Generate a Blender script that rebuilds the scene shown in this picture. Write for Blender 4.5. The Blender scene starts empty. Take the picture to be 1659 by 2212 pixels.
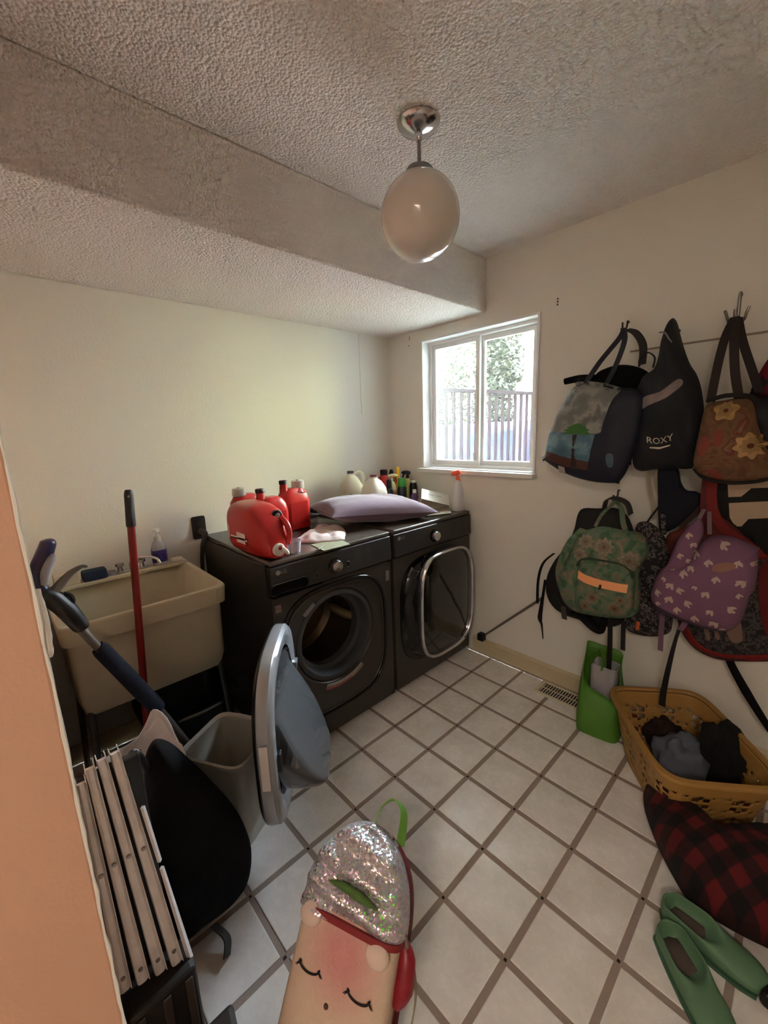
import bpy, bmesh, math, random
from mathutils import Vector, Matrix, noise
from mathutils.bvhtree import BVHTree
random.seed(7)
C = bpy.context.scene.collection
PI = math.pi
def lin(c):
    return tuple(((v/255/12.92) if v/255 <= .04045 else ((v/255+.055)/1.055)**2.4) for v in c)
# ------------------------------------------------------------------ camera
cam = bpy.data.objects.new('camera', bpy.data.cameras.new('camera')); C.objects.link(cam)
cam.data.sensor_fit = 'HORIZONTAL'; cam.data.sensor_width = 36; cam.data.lens = 886.48/1659*36
yaw, pitch, roll = 0.821899, -0.193335, -0.034945
f = Vector((-math.sin(yaw)*math.cos(pitch), math.cos(yaw)*math.cos(pitch), math.sin(pitch)))
r = Vector((math.cos(yaw), math.sin(yaw), 0)); u = r.cross(f)
rr = r*math.cos(roll)+u*math.sin(roll); uu = -r*math.sin(roll)+u*math.cos(roll)
cam.matrix_world = Matrix(((rr.x, uu.x, -f.x, 2.268), (rr.y, uu.y, -f.y, -2.187), (rr.z, uu.z, -f.z, 1.493), (0, 0, 0, 1)))
cam.data.clip_start = .02; cam.data.clip_end = 100
bpy.context.scene.camera = cam
# ------------------------------------------------------------------ world, lights, exposure
SKY, SUN, HALL, EXPO = 30.0, 3.0, 9.5, 1.82
w = bpy.data.worlds.new('sky'); bpy.context.scene.world = w; w.use_nodes = True
nt = w.node_tree; bg = nt.nodes['Background']
tc = nt.nodes.new('ShaderNodeTexCoord'); sx = nt.nodes.new('ShaderNodeSeparateXYZ'); rp = nt.nodes.new('ShaderNodeValToRGB')
nt.links.new(tc.outputs['Generated'], sx.inputs[0]); nt.links.new(sx.outputs['Z'], rp.inputs[0]); nt.links.new(rp.outputs[0], bg.inputs[0])
rp.color_ramp.elements[0].position = 0; rp.color_ramp.elements[0].color = (.93, .98, .88, 1)
rp.color_ramp.elements[1].position = .7; rp.color_ramp.elements[1].color = (.70, .84, 1, 1)
bg.inputs[1].default_value = SKY
sun = bpy.data.objects.new('sun', bpy.data.lights.new('sun', 'SUN')); C.objects.link(sun)
sun.data.energy = SUN; sun.data.angle = .01; sun.data.color = (1, .95, .82)
sun.rotation_euler = Vector((-.35, .55, -.75)).to_track_quat('-Z', 'Y').to_euler()
portal = bpy.data.objects.new('window_portal', bpy.data.lights.new('window_portal', 'AREA')); C.objects.link(portal)
portal.data.shape = 'RECTANGLE'; portal.data.size = .83; portal.data.size_y = .85; portal.data.cycles.is_portal = True
portal.location = (.742, .17, 1.653); portal.rotation_euler = (-PI/2, 0, 0)
hall = bpy.data.objects.new('hall_lamp', bpy.data.lights.new('hall_lamp', 'AREA')); C.objects.link(hall)
hall.data.shape = 'RECTANGLE'; hall.data.size = .5; hall.data.size_y = .5; hall.data.energy = HALL; hall.data.color = (1, .84, .70)
hall.location = (2.85, -3.5, 2.36)
sc = bpy.context.scene
sc.view_settings.view_transform = 'Standard'; sc.view_settings.look = 'None'; sc.view_settings.gamma = 1
sc.view_settings.use_curve_mapping = False; sc.view_settings.exposure = EXPO
sc.cycles.use_denoising = True; sc.cycles.max_bounces = 14; sc.cycles.diffuse_bounces = 10
sc.cycles.transparent_max_bounces = 16; sc.cycles.sample_clamp_indirect = 10

# ------------------------------------------------------------------ materials
MATS = {}
def M(name, col, rough=.6, metal=0, bump=0, bs=60, var=0, vs=6, trans=0, spec=.5, col2=None, coat=0, alpha=1, ior=1.45, sheen=0, sub=0):
    if name in MATS: return MATS[name]
    m = bpy.data.materials.new(name); m.use_nodes = True; n = m.node_tree; b = n.nodes['Principled BSDF']
    c = lin(col); b.inputs['Base Color'].default_value = (*c, 1)
    b.inputs['Roughness'].default_value = rough; b.inputs['Metallic'].default_value = metal
    b.inputs['Specular IOR Level'].default_value = spec; b.inputs['Transmission Weight'].default_value = trans
    b.inputs['Coat Weight'].default_value = coat; b.inputs['Alpha'].default_value = alpha; b.inputs['IOR'].default_value = ior
    b.inputs['Sheen Weight'].default_value = sheen; b.inputs['Subsurface Weight'].default_value = sub
    t = n.nodes.new('ShaderNodeTexCoord')
    if var or col2:
        no = n.nodes.new('ShaderNodeTexNoise'); no.inputs['Scale'].default_value = vs; no.inputs['Detail'].default_value = 5
        n.links.new(t.outputs['Object'], no.inputs['Vector'])
        ra = n.nodes.new('ShaderNodeValToRGB'); n.links.new(no.outputs['Fac'], ra.inputs[0])
        c2 = lin(col2) if col2 else tuple(v*(1-var) for v in c)
        ra.color_ramp.elements[0].position = .35; ra.color_ramp.elements[1].position = .65
        ra.color_ramp.elements[0].color = (*c2, 1); ra.color_ramp.elements[1].color = (*c, 1)
        n.links.new(ra.outputs[0], b.inputs['Base Color'])
    if bump:
        n2 = n.nodes.new('ShaderNodeTexNoise'); n2.inputs['Scale'].default_value = bs; n2.inputs['Detail'].default_value = 4
        n.links.new(t.outputs['Object'], n2.inputs['Vector'])
        bp = n.nodes.new('ShaderNodeBump'); bp.inputs['Strength'].default_value = bump; bp.inputs['Distance'].default_value = .01
        n.links.new(n2.outputs['Fac'], bp.inputs['Height']); n.links.new(bp.outputs[0], b.inputs['Normal'])
    MATS[name] = m; return m
def nodes_of(m): return m.node_tree.nodes, m.node_tree.links, m.node_tree.nodes['Principled BSDF']
def multi(name, scale, stops, rough=.8, kind='noise', detail=4, bump=.2, interp='CONSTANT', dist=0):
    """fabric print: noise or voronoi through a colour ramp"""
    m = M(name, (128, 128, 128), rough); n, l, b = nodes_of(m)
    t = n.new('ShaderNodeTexCoord')
    if kind == 'voronoi':
        x = n.new('ShaderNodeTexVoronoi'); x.inputs['Scale'].default_value = scale; out = x.outputs['Distance']
    elif kind == 'cells':
        x = n.new('ShaderNodeTexVoronoi'); x.inputs['Scale'].default_value = scale; out = x.outputs['Color']
    else:
        x = n.new('ShaderNodeTexNoise'); x.inputs['Scale'].default_value = scale; x.inputs['Detail'].default_value = detail
        x.inputs['Distortion'].default_value = dist; out = x.outputs['Fac']
    l.new(t.outputs['Object'], x.inputs['Vector'])
    ra = n.new('ShaderNodeValToRGB'); ra.color_ramp.interpolation = interp
    while len(ra.color_ramp.elements) < len(stops): ra.color_ramp.elements.new(.5)
    for e, (p, c) in zip(ra.color_ramp.elements, stops): e.position = p; e.color = (*lin(c), 1)
    l.new(out, ra.inputs[0]); l.new(ra.outputs[0], b.inputs['Base Color'])
    if bump:
        n2 = n.new('ShaderNodeTexNoise'); n2.inputs['Scale'].default_value = 14; bp = n.new('ShaderNodeBump')
        bp.inputs['Strength'].default_value = bump; bp.inputs['Distance'].default_value = .02
        l.new(t.outputs['Object'], n2.inputs['Vector']); l.new(n2.outputs['Fac'], bp.inputs['Height']); l.new(bp.outputs[0], b.inputs['Normal'])
    return m
WALL = M('wall_paint', (224, 221, 212), .75, bump=.12, bs=90)
def popcorn():
    m = M('popcorn_ceiling', (232, 228, 224), .9); n, l, b = nodes_of(m)
    t = n.new('ShaderNodeTexCoord'); a = n.new('ShaderNodeTexNoise'); a.inputs['Scale'].default_value = 95; a.inputs['Detail'].default_value = 3
    v = n.new('ShaderNodeTexVoronoi'); v.inputs['Scale'].default_value = 120
    l.new(t.outputs['Object'], a.inputs['Vector']); l.new(t.outputs['Object'], v.inputs['Vector'])
    mx = n.new('ShaderNodeMath'); mx.operation = 'SUBTRACT'; l.new(a.outputs['Fac'], mx.inputs[0]); l.new(v.outputs['Distance'], mx.inputs[1])
    bp = n.new('ShaderNodeBump'); bp.inputs['Strength'].default_value = 1; bp.inputs['Distance'].default_value = .006
    l.new(mx.outputs[0], bp.inputs['Height']); l.new(bp.outputs[0], b.inputs['Normal']); return m
CEIL = popcorn()
def tile_mat():
    m = M('floor_tile', (190, 182, 166), .32, spec=.4); n, l, b = nodes_of(m)
    t = n.new('ShaderNodeTexCoord'); g = n.new('ShaderNodeNewGeometry')
    a = n.new('ShaderNodeTexNoise'); a.inputs['Scale'].default_value = 9; a.inputs['Detail'].default_value = 6
    l.new(g.outputs['Position'], a.inputs['Vector'])
    ra = n.new('ShaderNodeValToRGB'); ra.color_ramp.elements[0].position = .3; ra.color_ramp.elements[1].position = .7
    ra.color_ramp.elements[0].color = (*lin((216, 211, 204)), 1); ra.color_ramp.elements[1].color = (*lin((234, 230, 226)), 1)
    l.new(a.outputs['Fac'], ra.inputs[0]); l.new(ra.outputs[0], b.inputs['Base Color'])
    a2 = n.new('ShaderNodeTexNoise'); a2.inputs['Scale'].default_value = 45; a2.inputs['Detail'].default_value = 8; a2.inputs['Distortion'].default_value = 1
    l.new(g.outputs['Position'], a2.inputs['Vector'])
    bp = n.new('ShaderNodeBump'); bp.inputs['Strength'].default_value = .12; bp.inputs['Distance'].default_value = .004
    l.new(a2.outputs['Fac'], bp.inputs['Height']); l.new(bp.outputs[0], b.inputs['Normal'])
    rr_ = n.new('ShaderNodeMapRange'); rr_.inputs['From Min'].default_value = .35; rr_.inputs['From Max'].default_value = .65; rr_.inputs['To Min'].default_value = .12; rr_.inputs['To Max'].default_value = .36
    l.new(a2.outputs['Fac'], rr_.inputs['Value']); l.new(rr_.outputs[0], b.inputs['Roughness']); return m
TILE = tile_mat()
GROUT = M('grout', (152, 136, 126), .8, bump=.2, bs=120)
GRAPH = M('graphite_enamel', (62, 57, 53), .36, metal=.25, spec=.5)
GRAPH_TOP = M('graphite_top', (76, 67, 60), .22, spec=.55)
BLKGLOSS = M('black_gloss', (10, 10, 11), .12, spec=.6)
BLKPL = M('black_plastic', (16, 16, 17), .45)
BLKCL = M('black_fabric', (15, 15, 17), .9, bump=.3, bs=40, spec=.2)
CHROME = M('chrome', (205, 205, 208), .15, metal=1)
STEEL = M('brushed_steel', (150, 148, 145), .35, metal=1)
RED = M('red_plastic', (176, 26, 22), .35, spec=.5)
WHT = M('white_plastic', (215, 212, 204), .4)
VINYL = M('window_vinyl', (226, 226, 226), .35)
def clear(name, col, rough=.08, amt=.45, spec=.5):
    """thin see-through plastic or glass: transparent mixed with a glossy surface by fresnel"""
    m = M(name, col, rough, spec=spec); n, l, b = nodes_of(m)
    tr = n.new('ShaderNodeBsdfTransparent'); mx = n.new('ShaderNodeMixShader'); fr = n.new('ShaderNodeFresnel'); fr.inputs['IOR'].default_value = 1.5
    ad = n.new('ShaderNodeMath'); ad.operation = 'ADD'; ad.use_clamp = True; ad.inputs[1].default_value = amt
    l.new(fr.outputs[0], ad.inputs[0]); l.new(ad.outputs[0], mx.inputs[0]); l.new(tr.outputs[0], mx.inputs[1]); l.new(b.outputs[0], mx.inputs[2])
    l.new(mx.outputs[0], n['Material Output'].inputs['Surface']); return m
GLASS = clear('window_glass', (235, 240, 240), .02, 0.0)
CLEARPL = clear('clear_plastic', (200, 198, 205), .15, .45)
BOWL = clear('door_glass', (74, 76, 78), .05, .22, spec=.7)

# ------------------------------------------------------------------ builders
ORG = {}
def thing(name, label, cat, loc=(0, 0, 0), group=None):
    o = bpy.data.objects.new(name, None); C.objects.link(o); o.location = loc; o.empty_display_size = .05
    o['label'] = label; o['category'] = cat; ORG[o] = Vector(loc)
    if group: o['group'] = group
    return o
def tag(o, label, cat, group=None, kind=None):
    o['label'] = label; o['category'] = cat
    if group: o['group'] = group
    if kind: o['kind'] = kind
    return o
def dup(root, loc, label, group=None, rotz=0):
    r_ = root.copy(); C.objects.link(r_); r_.location = loc; r_['label'] = label; r_.rotation_euler = (0, 0, rotz)
    if group: r_['group'] = group
    for ch in list(root.children):
        c = ch.copy(); C.objects.link(c); c.parent = r_
        for g in ch.children:
            d = g.copy(); C.objects.link(d); d.parent = c
    return r_
def spath(pts, extra=None, m=5):
    if len(pts) < 3 or len(pts) > 14: return pts, extra
    P = [Vector(p) for p in pts]; out = []; ex = []
    for k in range(len(P)-1):
        a, b_, c, d = P[max(k-1, 0)], P[k], P[k+1], P[min(k+2, len(P)-1)]
        for j in range(m):
            t = j/m; out.append(.5*((2*b_)+(c-a)*t+(2*a-5*b_+4*c-d)*t*t+(3*b_-a-3*c+d)*t**3))
            if extra: ex.append([e[k]*(1-t)+e[k+1]*t for e in extra])
    out.append(P[-1])
    if extra: ex.append([e[-1] for e in extra])
    return out, ex
class B:
    def __init__(s, M_=None): s.v = []; s.f = []; s.M = M_ or Matrix.Identity(4)
    def add(s, vs, fs):
        o = len(s.v); s.v += [tuple(s.M @ Vector(p)) for p in vs]; s.f += [tuple(i+o for i in q) for q in fs]; return s
    def box(s, lo, hi):
        x0, y0, z0 = lo; x1, y1, z1 = hi
        return s.add([(x0, y0, z0), (x1, y0, z0), (x1, y1, z0), (x0, y1, z0), (x0, y0, z1), (x1, y0, z1), (x1, y1, z1), (x0, y1, z1)],
                     [(3, 2, 1, 0), (4, 5, 6, 7), (0, 1, 5, 4), (1, 2, 6, 5), (2, 3, 7, 6), (3, 0, 4, 7)])
    def rings(s, rings, closed=True, cap0=True, cap1=True):
        n = len(rings[0]); vs = [p for R_ in rings for p in R_]; fs = []
        for k in range(len(rings)-1):
            for i in range(n if closed else n-1):
                j = (i+1) % n; fs.append((k*n+i, k*n+j, (k+1)*n+j, (k+1)*n+i))
        if cap0: fs.append(tuple(reversed(range(n))))
        if cap1: fs.append(tuple((len(rings)-1)*n+i for i in range(n)))
        return s.add(vs, fs)
    def tube(s, pts, rad, n=10, cap=True, flat=None):
        pts = [Vector(p) for p in pts]; R_ = []
        rad = list(rad) if isinstance(rad, (list, tuple)) else [rad]*len(pts)
        if 3 <= len(pts) <= 14: pts, ex = spath(pts, [rad], 4); rad = [e[0] for e in ex]
        prev = None
        for k, p in enumerate(pts):
            d = (pts[min(k+1, len(pts)-1)]-pts[max(k-1, 0)]).normalized()
            if prev is None:
                a = d.cross(Vector((0, 0, 1))); a = a if a.length > .05 else d.cross(Vector((1, 0, 0)))
            else: a = prev-d*prev.dot(d)
            a.normalize(); prev = a; b = d.cross(a)
            R_.append([tuple(p+(a*math.cos(t)+b*math.sin(t))*rad[k]) for t in (2*PI*i/n for i in range(n))])
        return s.rings(R_, cap0=cap, cap1=cap)
    def lathe(s, prof, c=(0, 0, 0), n=28, axis='z', sx=1, sy=1, caps=(True, True)):
        R_ = []
        for r0, h in prof:
            ring = []
            for i in range(n):
                t = 2*PI*i/n; a, b_ = r0*math.cos(t)*sx, r0*math.sin(t)*sy
                ring.append({'z': (c[0]+a, c[1]+b_, c[2]+h), 'x': (c[0]+h, c[1]+a, c[2]+b_), 'y': (c[0]+a, c[1]+h, c[2]-b_)}[axis])
            R_.append(ring)
        return s.rings(R_, cap0=caps[0], cap1=caps[1])
    def srect(s, prof, c=(0, 0), n=40, p=4, caps=(True, True)):
        """stack of rounded rectangles: (half x, half y, z[, dx, dy])"""
        R_ = []
        for q in prof:
            dx, dy = (q[3], q[4]) if len(q) > 3 else (0, 0); ring = []
            for i in range(n):
                t = 2*PI*(i+.5)/n; ct, st = math.cos(t), math.sin(t)
                ring.append((c[0]+dx+q[0]*math.copysign(abs(ct)**(2/p), ct), c[1]+dy+q[1]*math.copysign(abs(st)**(2/p), st), q[2]))
            R_.append(ring)
        return s.rings(R_, cap0=caps[0], cap1=caps[1])
    def ribbon(s, pts, wid, thick=.002, wdir=(1, 0, 0)):
        N = len(pts); ws_ = list(wid) if isinstance(wid, (list, tuple)) else [wid]*N; ds_ = [Vector(q) for q in wdir] if isinstance(wdir, list) else [Vector(wdir)]*N
        pts, ex = spath(pts, [ws_, ds_])
        if len(pts) != N or N >= 3 and N <= 14: wid = [e[0] for e in ex]; wdir = [e[1] for e in ex]
        pts = [Vector(p) for p in pts]; R_ = []
        for k, p in enumerate(pts):
            wd = Vector(wdir[k] if isinstance(wdir, list) else wdir).normalized()
            d = (pts[min(k+1, len(pts)-1)]-pts[max(k-1, 0)]).normalized(); nn = d.cross(wd).normalized()*thick/2
            ww = wd*(wid[k] if isinstance(wid, (list, tuple)) else wid)/2
            R_.append([tuple(p-ww-nn), tuple(p+ww-nn), tuple(p+ww+nn), tuple(p-ww+nn)])
        return s.rings(R_)
    def build(s, name, mat, parent=None, smooth=True, bevel=0, sub=0, mats=None, auto=None, solid=0):
        o3 = Vector((0, 0, 0)); q = parent
        if parent is not None: o3 = ORG.get(parent, o3)
        me = bpy.data.meshes.new(name); me.from_pydata([tuple(Vector(p)-o3) for p in s.v], [], s.f); me.update()
        bm = bmesh.new(); bm.from_mesh(me); bmesh.ops.recalc_face_normals(bm, faces=bm.faces)
        if smooth:
            for fc in bm.faces: fc.smooth = True
            for e in bm.edges:
                if len(e.link_faces) == 2 and e.calc_face_angle(0) > (auto or .7): e.smooth = False
        bm.to_mesh(me); bm.free()
        me.materials.append(mat); o = bpy.data.objects.new(name, me); C.objects.link(o)
        if parent is not None: o.parent = parent
        ORG[o] = o3
        if bevel:
            md = o.modifiers.new('bevel', 'BEVEL'); md.width = bevel; md.segments = 3; md.limit_method = 'ANGLE'; md.harden_normals = False
        if solid:
            md = o.modifiers.new('solid', 'SOLIDIFY'); md.thickness = solid; md.offset = 0
        if sub: md = o.modifiers.new('sub', 'SUBSURF'); md.levels = sub; md.render_levels = sub
        return o
def struct(o): o['kind'] = 'structure'; return o
def catmull(pts, n):
    m = len(pts); out = []
    for i in range(n):
        t = i*m/n; k = int(t); u_ = t-k
        p = [Vector(pts[(k+j-1) % m]) for j in range(4)]
        out.append(.5*((2*p[1])+(p[2]-p[0])*u_+(2*p[0]-5*p[1]+4*p[2]-p[3])*u_*u_+(3*p[1]-p[0]-3*p[2]+p[3])*u_**3))
    return out
def put(axis, val, a, b, h):
    return {'x': (val+h, a, b), 'y': (a, val-h, b), 'z': (a, b, val+h)}[axis]
def inflated(name, key, mat, parent, front=.05, back=.04, p=3.0, wr=.006, ws=9, n=72, K=12, fold=None, val=None, pts=None, axis=None):
    if pts is None: axis, v0, pts = OUT[key]; val = v0 if val is None else val
    P = catmull([Vector((q[0], q[1], 0)) for q in pts], n)
    c = sum(P, Vector())/n; b = B(); vs = []; fs = []
    for side in (1, -1):
        T = front if side > 0 else back; base = len(vs)
        for k in range(K+1):
            t = 1-(k/K)**1.3 if k else 1
            for q in P:
                x = c+(q-c)*t; h = T*(max(0, 1-t**p))**.5
                nz = noise.noise(Vector((x.x*ws, x.y*ws, side*3+len(name))))*wr*2*(1-t**6)
                nz += noise.noise(Vector((x.x*ws*3, x.y*ws*3, side*5)))*wr*.6*(1-t**6)
                if fold: nz += fold(x.x, x.y)*(1-t**6)
                vs.append(put(axis, val, x.x, x.y, side*(h+nz)))
        for k in range(K):
            for i in range(n):
                j = (i+1) % n; fs.append((base+k*n+i, base+k*n+j, base+(k+1)*n+j, base+(k+1)*n+i))
    b.add(vs, fs); o = b.build(name, mat, parent, auto=1.2)
    bm = bmesh.new(); bm.from_mesh(o.data); bmesh.ops.remove_doubles(bm, verts=bm.verts, dist=.0004); bmesh.ops.recalc_face_normals(bm, faces=bm.faces); bm.to_mesh(o.data); bm.free()
    return o
def bvh(o):
    off = ORG[o]; vs = [v.co+off for v in o.data.vertices]; return BVHTree.FromPolygons(vs, [tuple(p.vertices) for p in o.data.polygons])
DIRS = {'x': (-1, 0, 0), 'y': (0, 1, 0), 'z': (0, 0, -1)}
def decal(name, polys, mat, target, parent, axis='y', off=.0015, far=.6, K=3, n=24, smoothp=True, tree=None, fine=False):
    tree = tree or bvh(target); b = B(); d = Vector(DIRS[axis])
    for pts in polys:
        P = catmull([Vector((q[0], q[1], 0)) for q in pts], n) if smoothp else [Vector((q[0], q[1], 0)) for q in pts]
        if fine:
            K = 14; Q = [Vector((q[0], q[1], 0)) for q in pts] if not smoothp else P; P = []
            for k, q in enumerate(Q):
                q2 = Q[(k+1) % len(Q)]; m_ = max(1, int((q2-q).length/.006)); P += [q.lerp(q2, j_/m_) for j_ in range(m_)]
        n_ = len(P); c = sum(P, Vector())/n_; vs = []; fs = []
        def hit(x):
            o = Vector(put(axis, 0, x.x, x.y, 0)); base = o-d*far if axis != 'x' else Vector((3, x.x, x.y))
            h = tree.ray_cast(base if axis != 'y' else Vector((x.x, -1.5, x.y)), d)
            return h[0]
        for k in range(K):
            t = 1-k/K
            for q in P:
                h = hit(c+(q-c)*t)
                vs.append(h)
        hc = hit(c)
        if hc is None: continue
        vs.append(hc)
        def comp(v): return v.x if axis == 'x' else (v.y if axis == 'y' else v.z)
        cc = comp(hc)
        fixed = []
        for idx, v in enumerate(vs):
            if v is None:
                k, i = divmod(idx, n_); x = c+(P[i]-c)*(1-k/K); h_ = {'x': cc, 'y': -cc, 'z': cc}[axis]; v = Vector(put(axis, 0, x.x, x.y, h_))
            fixed.append(tuple(v-d*off))
        for k in range(K-1):
            for i in range(n_):
                j = (i+1) % n_; fs.append((k*n_+i, k*n_+j, (k+1)*n_+j, (k+1)*n_+i))
        for i in range(n_): fs.append(((K-1)*n_+i, (K-1)*n_+(i+1) % n_, len(vs)-1))
        b.add(fixed, fs)
    return b.build(name, mat, parent, auto=2)
def text_polys(s, size):
    cu = bpy.data.curves.new('t', 'FONT'); cu.body = s; cu.size = size; cu.align_x = 'CENTER'; cu.align_y = 'CENTER'; cu.resolution_u = 3
    o = bpy.data.objects.new('t', cu); C.objects.link(o); dg = bpy.context.evaluated_depsgraph_get(); me = o.evaluated_get(dg).to_mesh()
    vs = [tuple(v.co) for v in me.vertices]; fs = [tuple(p.vertices) for p in me.polygons]
    o.evaluated_get(dg).to_mesh_clear(); bpy.data.objects.remove(o); bpy.data.curves.remove(cu); return vs, fs
def text_on(name, s, size, fn, mat, parent):
    vs, fs = text_polys(s, size); return B().add([fn(x, y) for x, y, _ in vs], fs).build(name, mat, parent, smooth=False)

OUT = {
 'tote': ('y',-0.2,[(1.487,1.686),(1.487,1.686),(1.562,1.67),(1.634,1.646),(1.7,1.632),(1.732,1.592),(1.728,1.489),(1.707,1.374),(1.681,1.283),(1.652,1.231),(1.652,1.231),(1.57,1.229),(1.476,1.243),(1.386,1.276),(1.304,1.326),(1.304,1.326),(1.327,1.448),(1.372,1.567),(1.426,1.658)]),
 'tote_panel': ('y',-0.2,[(1.491,1.68),(1.635,1.642),(1.611,1.562),(1.572,1.454),(1.541,1.277),(1.423,1.302),(1.325,1.347),(1.35,1.459),(1.39,1.566),(1.435,1.647)]),
 'duffle': ('y',-0.09,[(1.491,1.715),(1.539,1.743),(1.606,1.749),(1.68,1.725),(1.727,1.681),(1.76,1.593),(1.766,1.457),(1.736,1.348),(1.689,1.295),(1.644,1.335),(1.601,1.398),(1.533,1.527),(1.485,1.636)]),
 'navy': ('y',-0.15,[(1.682,1.616),(1.705,1.686),(1.743,1.713),(1.758,1.774),(1.764,1.835),(1.775,1.88),(1.788,1.899),(1.805,1.881),(1.82,1.833),(1.837,1.779),(1.862,1.715),(1.888,1.671),(1.908,1.614),(1.925,1.525),(1.924,1.428),(1.912,1.355),(1.906,1.303),(1.823,1.301),(1.765,1.291),(1.718,1.285),(1.686,1.32),(1.681,1.441),(1.679,1.539)]),
 'sleeve': ('y',-0.06,[(1.774,1.306),(1.835,1.308),(1.858,1.239),(1.881,1.205),(1.918,1.2),(1.939,1.176),(1.934,1.13),(1.907,1.093),(1.868,1.046),(1.826,1.013),(1.797,1.025),(1.78,1.172)]),
 'floral': ('y',-0.2,[(1.943,1.555),(1.993,1.564),(2.044,1.57),(2.074,1.545),(2.095,1.467),(2.12,1.402),(2.146,1.338),(2.158,1.29),(2.106,1.273),(2.029,1.265),(1.958,1.278),(1.922,1.313),(1.92,1.385),(1.928,1.473),(1.934,1.528)]),
 'blackbag': ('y',-0.1,[(2.043,1.566),(2.091,1.574),(2.152,1.577),(2.184,1.447),(2.193,1.315),(2.146,1.296),(2.102,1.346),(2.068,1.45)]),
 'magenta': ('y',-0.05,[(2.128,1.766),(2.16,1.69),(2.177,1.544),(2.107,1.563),(2.051,1.588),(2.057,1.634),(2.085,1.709)]),
 'stripe': ('y',-0.09,[(1.958,1.268),(2.042,1.272),(2.134,1.286),(2.252,1.3),(2.301,0.986),(2.22,0.96),(2.14,0.981),(2.114,1.032),(2.071,1.053),(2.016,1.102),(1.98,1.165)]),
 'redbag': ('y',-0.07,[(1.893,0.864),(2.026,0.963),(2.135,1.012),(2.283,1.03),(2.33,0.829),(2.328,0.644),(2.262,0.569),(2.131,0.509),(2.041,0.489),(1.966,0.514),(1.909,0.595),(1.888,0.722)]),
 'brown': ('y',-0.09,[(1.834,0.995),(1.881,1.04),(1.942,1.082),(1.999,1.119),(2.06,1.089),(2.096,1.038),(2.098,0.924),(2.012,0.825),(1.902,0.797),(1.848,0.87)]),
 'purple': ('y',-0.24,[(1.968,1.0),(1.986,1.039),(2.02,1.06),(2.081,1.059),(2.144,1.032),(2.144,1.032),(2.151,0.956),(2.151,0.876),(2.139,0.842),(2.134,0.79),(2.124,0.734),(2.093,0.689),(2.034,0.68),(1.958,0.684),(1.893,0.694),(1.841,0.715),(1.825,0.768),(1.825,0.768),(1.835,0.833),(1.86,0.894),(1.907,0.917),(1.936,0.937)]),
 'purple_strap': ('y',-0.25,[(1.971,1.12),(1.985,1.071),(1.974,1.004),(1.962,0.926),(1.921,0.867),(1.868,0.874),(1.88,0.927),(1.903,1.02),(1.926,1.071),(1.952,1.112)]),
 'bw': ('y',-0.13,[(1.719,1.036),(1.765,1.057),(1.816,1.021),(1.85,0.954),(1.87,0.842),(1.887,0.719),(1.893,0.611),(1.88,0.558),(1.811,0.519),(1.725,0.516),(1.711,0.573),(1.744,0.7),(1.749,0.836),(1.734,0.943)]),
 'green': ('y',-0.26,[(1.569,1.02),(1.623,1.041),(1.714,1.036),(1.774,1.035),(1.802,1.0),(1.808,0.945),(1.789,0.896),(1.782,0.836),(1.795,0.755),(1.784,0.666),(1.727,0.63),(1.63,0.61),(1.525,0.602),(1.469,0.638),(1.437,0.715),(1.439,0.787),(1.472,0.854),(1.497,0.951),(1.529,1.001)]),
 'green_pocket': ('y',-0.3,[(1.543,0.874),(1.597,0.899),(1.721,0.903),(1.769,0.875),(1.781,0.763),(1.769,0.675),(1.663,0.641),(1.55,0.633),(1.534,0.74)]),
 'green_reflect': ('y',-0.31,[(1.552,0.829),(1.635,0.822),(1.769,0.836),(1.767,0.798),(1.657,0.786),(1.552,0.793)]),
 'blackpack': ('y',-0.12,[(1.469,1.078),(1.55,1.094),(1.641,1.102),(1.697,1.044),(1.725,0.917),(1.727,0.715),(1.699,0.554),(1.609,0.499),(1.496,0.499),(1.412,0.503),(1.347,0.536),(1.313,0.602),(1.315,0.695),(1.351,0.789),(1.41,0.881),(1.447,0.985)]),
 'blackbin': ('x',1.13,[(-2.019,0.632),(-2.004,0.673),(-1.966,0.659),(-1.932,0.589),(-1.88,0.476),(-1.826,0.327),(-1.793,0.203),(-1.796,0.114),(-1.819,-0.015),(-1.863,-0.086),(-1.948,0.006),(-1.987,0.134),(-2.014,0.325),(-2.028,0.492),(-2.033,0.584)]),
 'plaid': ('z',0.1,[(1.938,-0.525),(1.999,-0.489),(2.112,-0.388),(2.228,-0.334),(2.327,-0.328),(2.429,-0.433),(2.439,-0.694),(2.389,-0.847),(2.31,-0.877),(2.232,-0.879),(2.156,-0.889),(2.114,-0.831),(2.065,-0.734),(2.002,-0.627)]),
}
# ================================================================== the room
YW, H, SOFX, SOFZ = .02, 2.441, .821, 2.153          # window wall face, ceiling, soffit
floor = struct(B().box((-.1, -2.30, -.08), (3.15, .1, -.003)).build('floor', GROUT, smooth=False))
tm = None
for i in range(14):
    for j in range(10):
        x, y = .01125+.225*i+.1125, -.225*j-.1125
        if tm is None:
            b = B(); h_ = .1026
            b.rings([[(-h_, -h_, -.003), (h_, -h_, -.003), (h_, h_, -.003), (-h_, h_, -.003)], [(-h_, -h_, -.001), (h_, -h_, -.001), (h_, h_, -.001), (-h_, h_, -.001)],
                     [(-h_+.003, -h_+.003, 0), (h_-.003, -h_+.003, 0), (h_-.003, h_-.003, 0), (-h_+.003, h_-.003, 0)]])
            t = b.build('tile', TILE, floor, smooth=False); tm = t.data
        else: t = bpy.data.objects.new('tile', tm); C.objects.link(t); t.parent = floor
        t.location = (x, y, random.uniform(-.0006, .0002))
b = B()
for i in range(0, 14):
    for j in range(1, 10):
        x, y = .01125+.225*i, -.225*j
        b.box((x-.004, y-.004, -.003), (x+.004, y+.004, -.0012))
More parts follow.
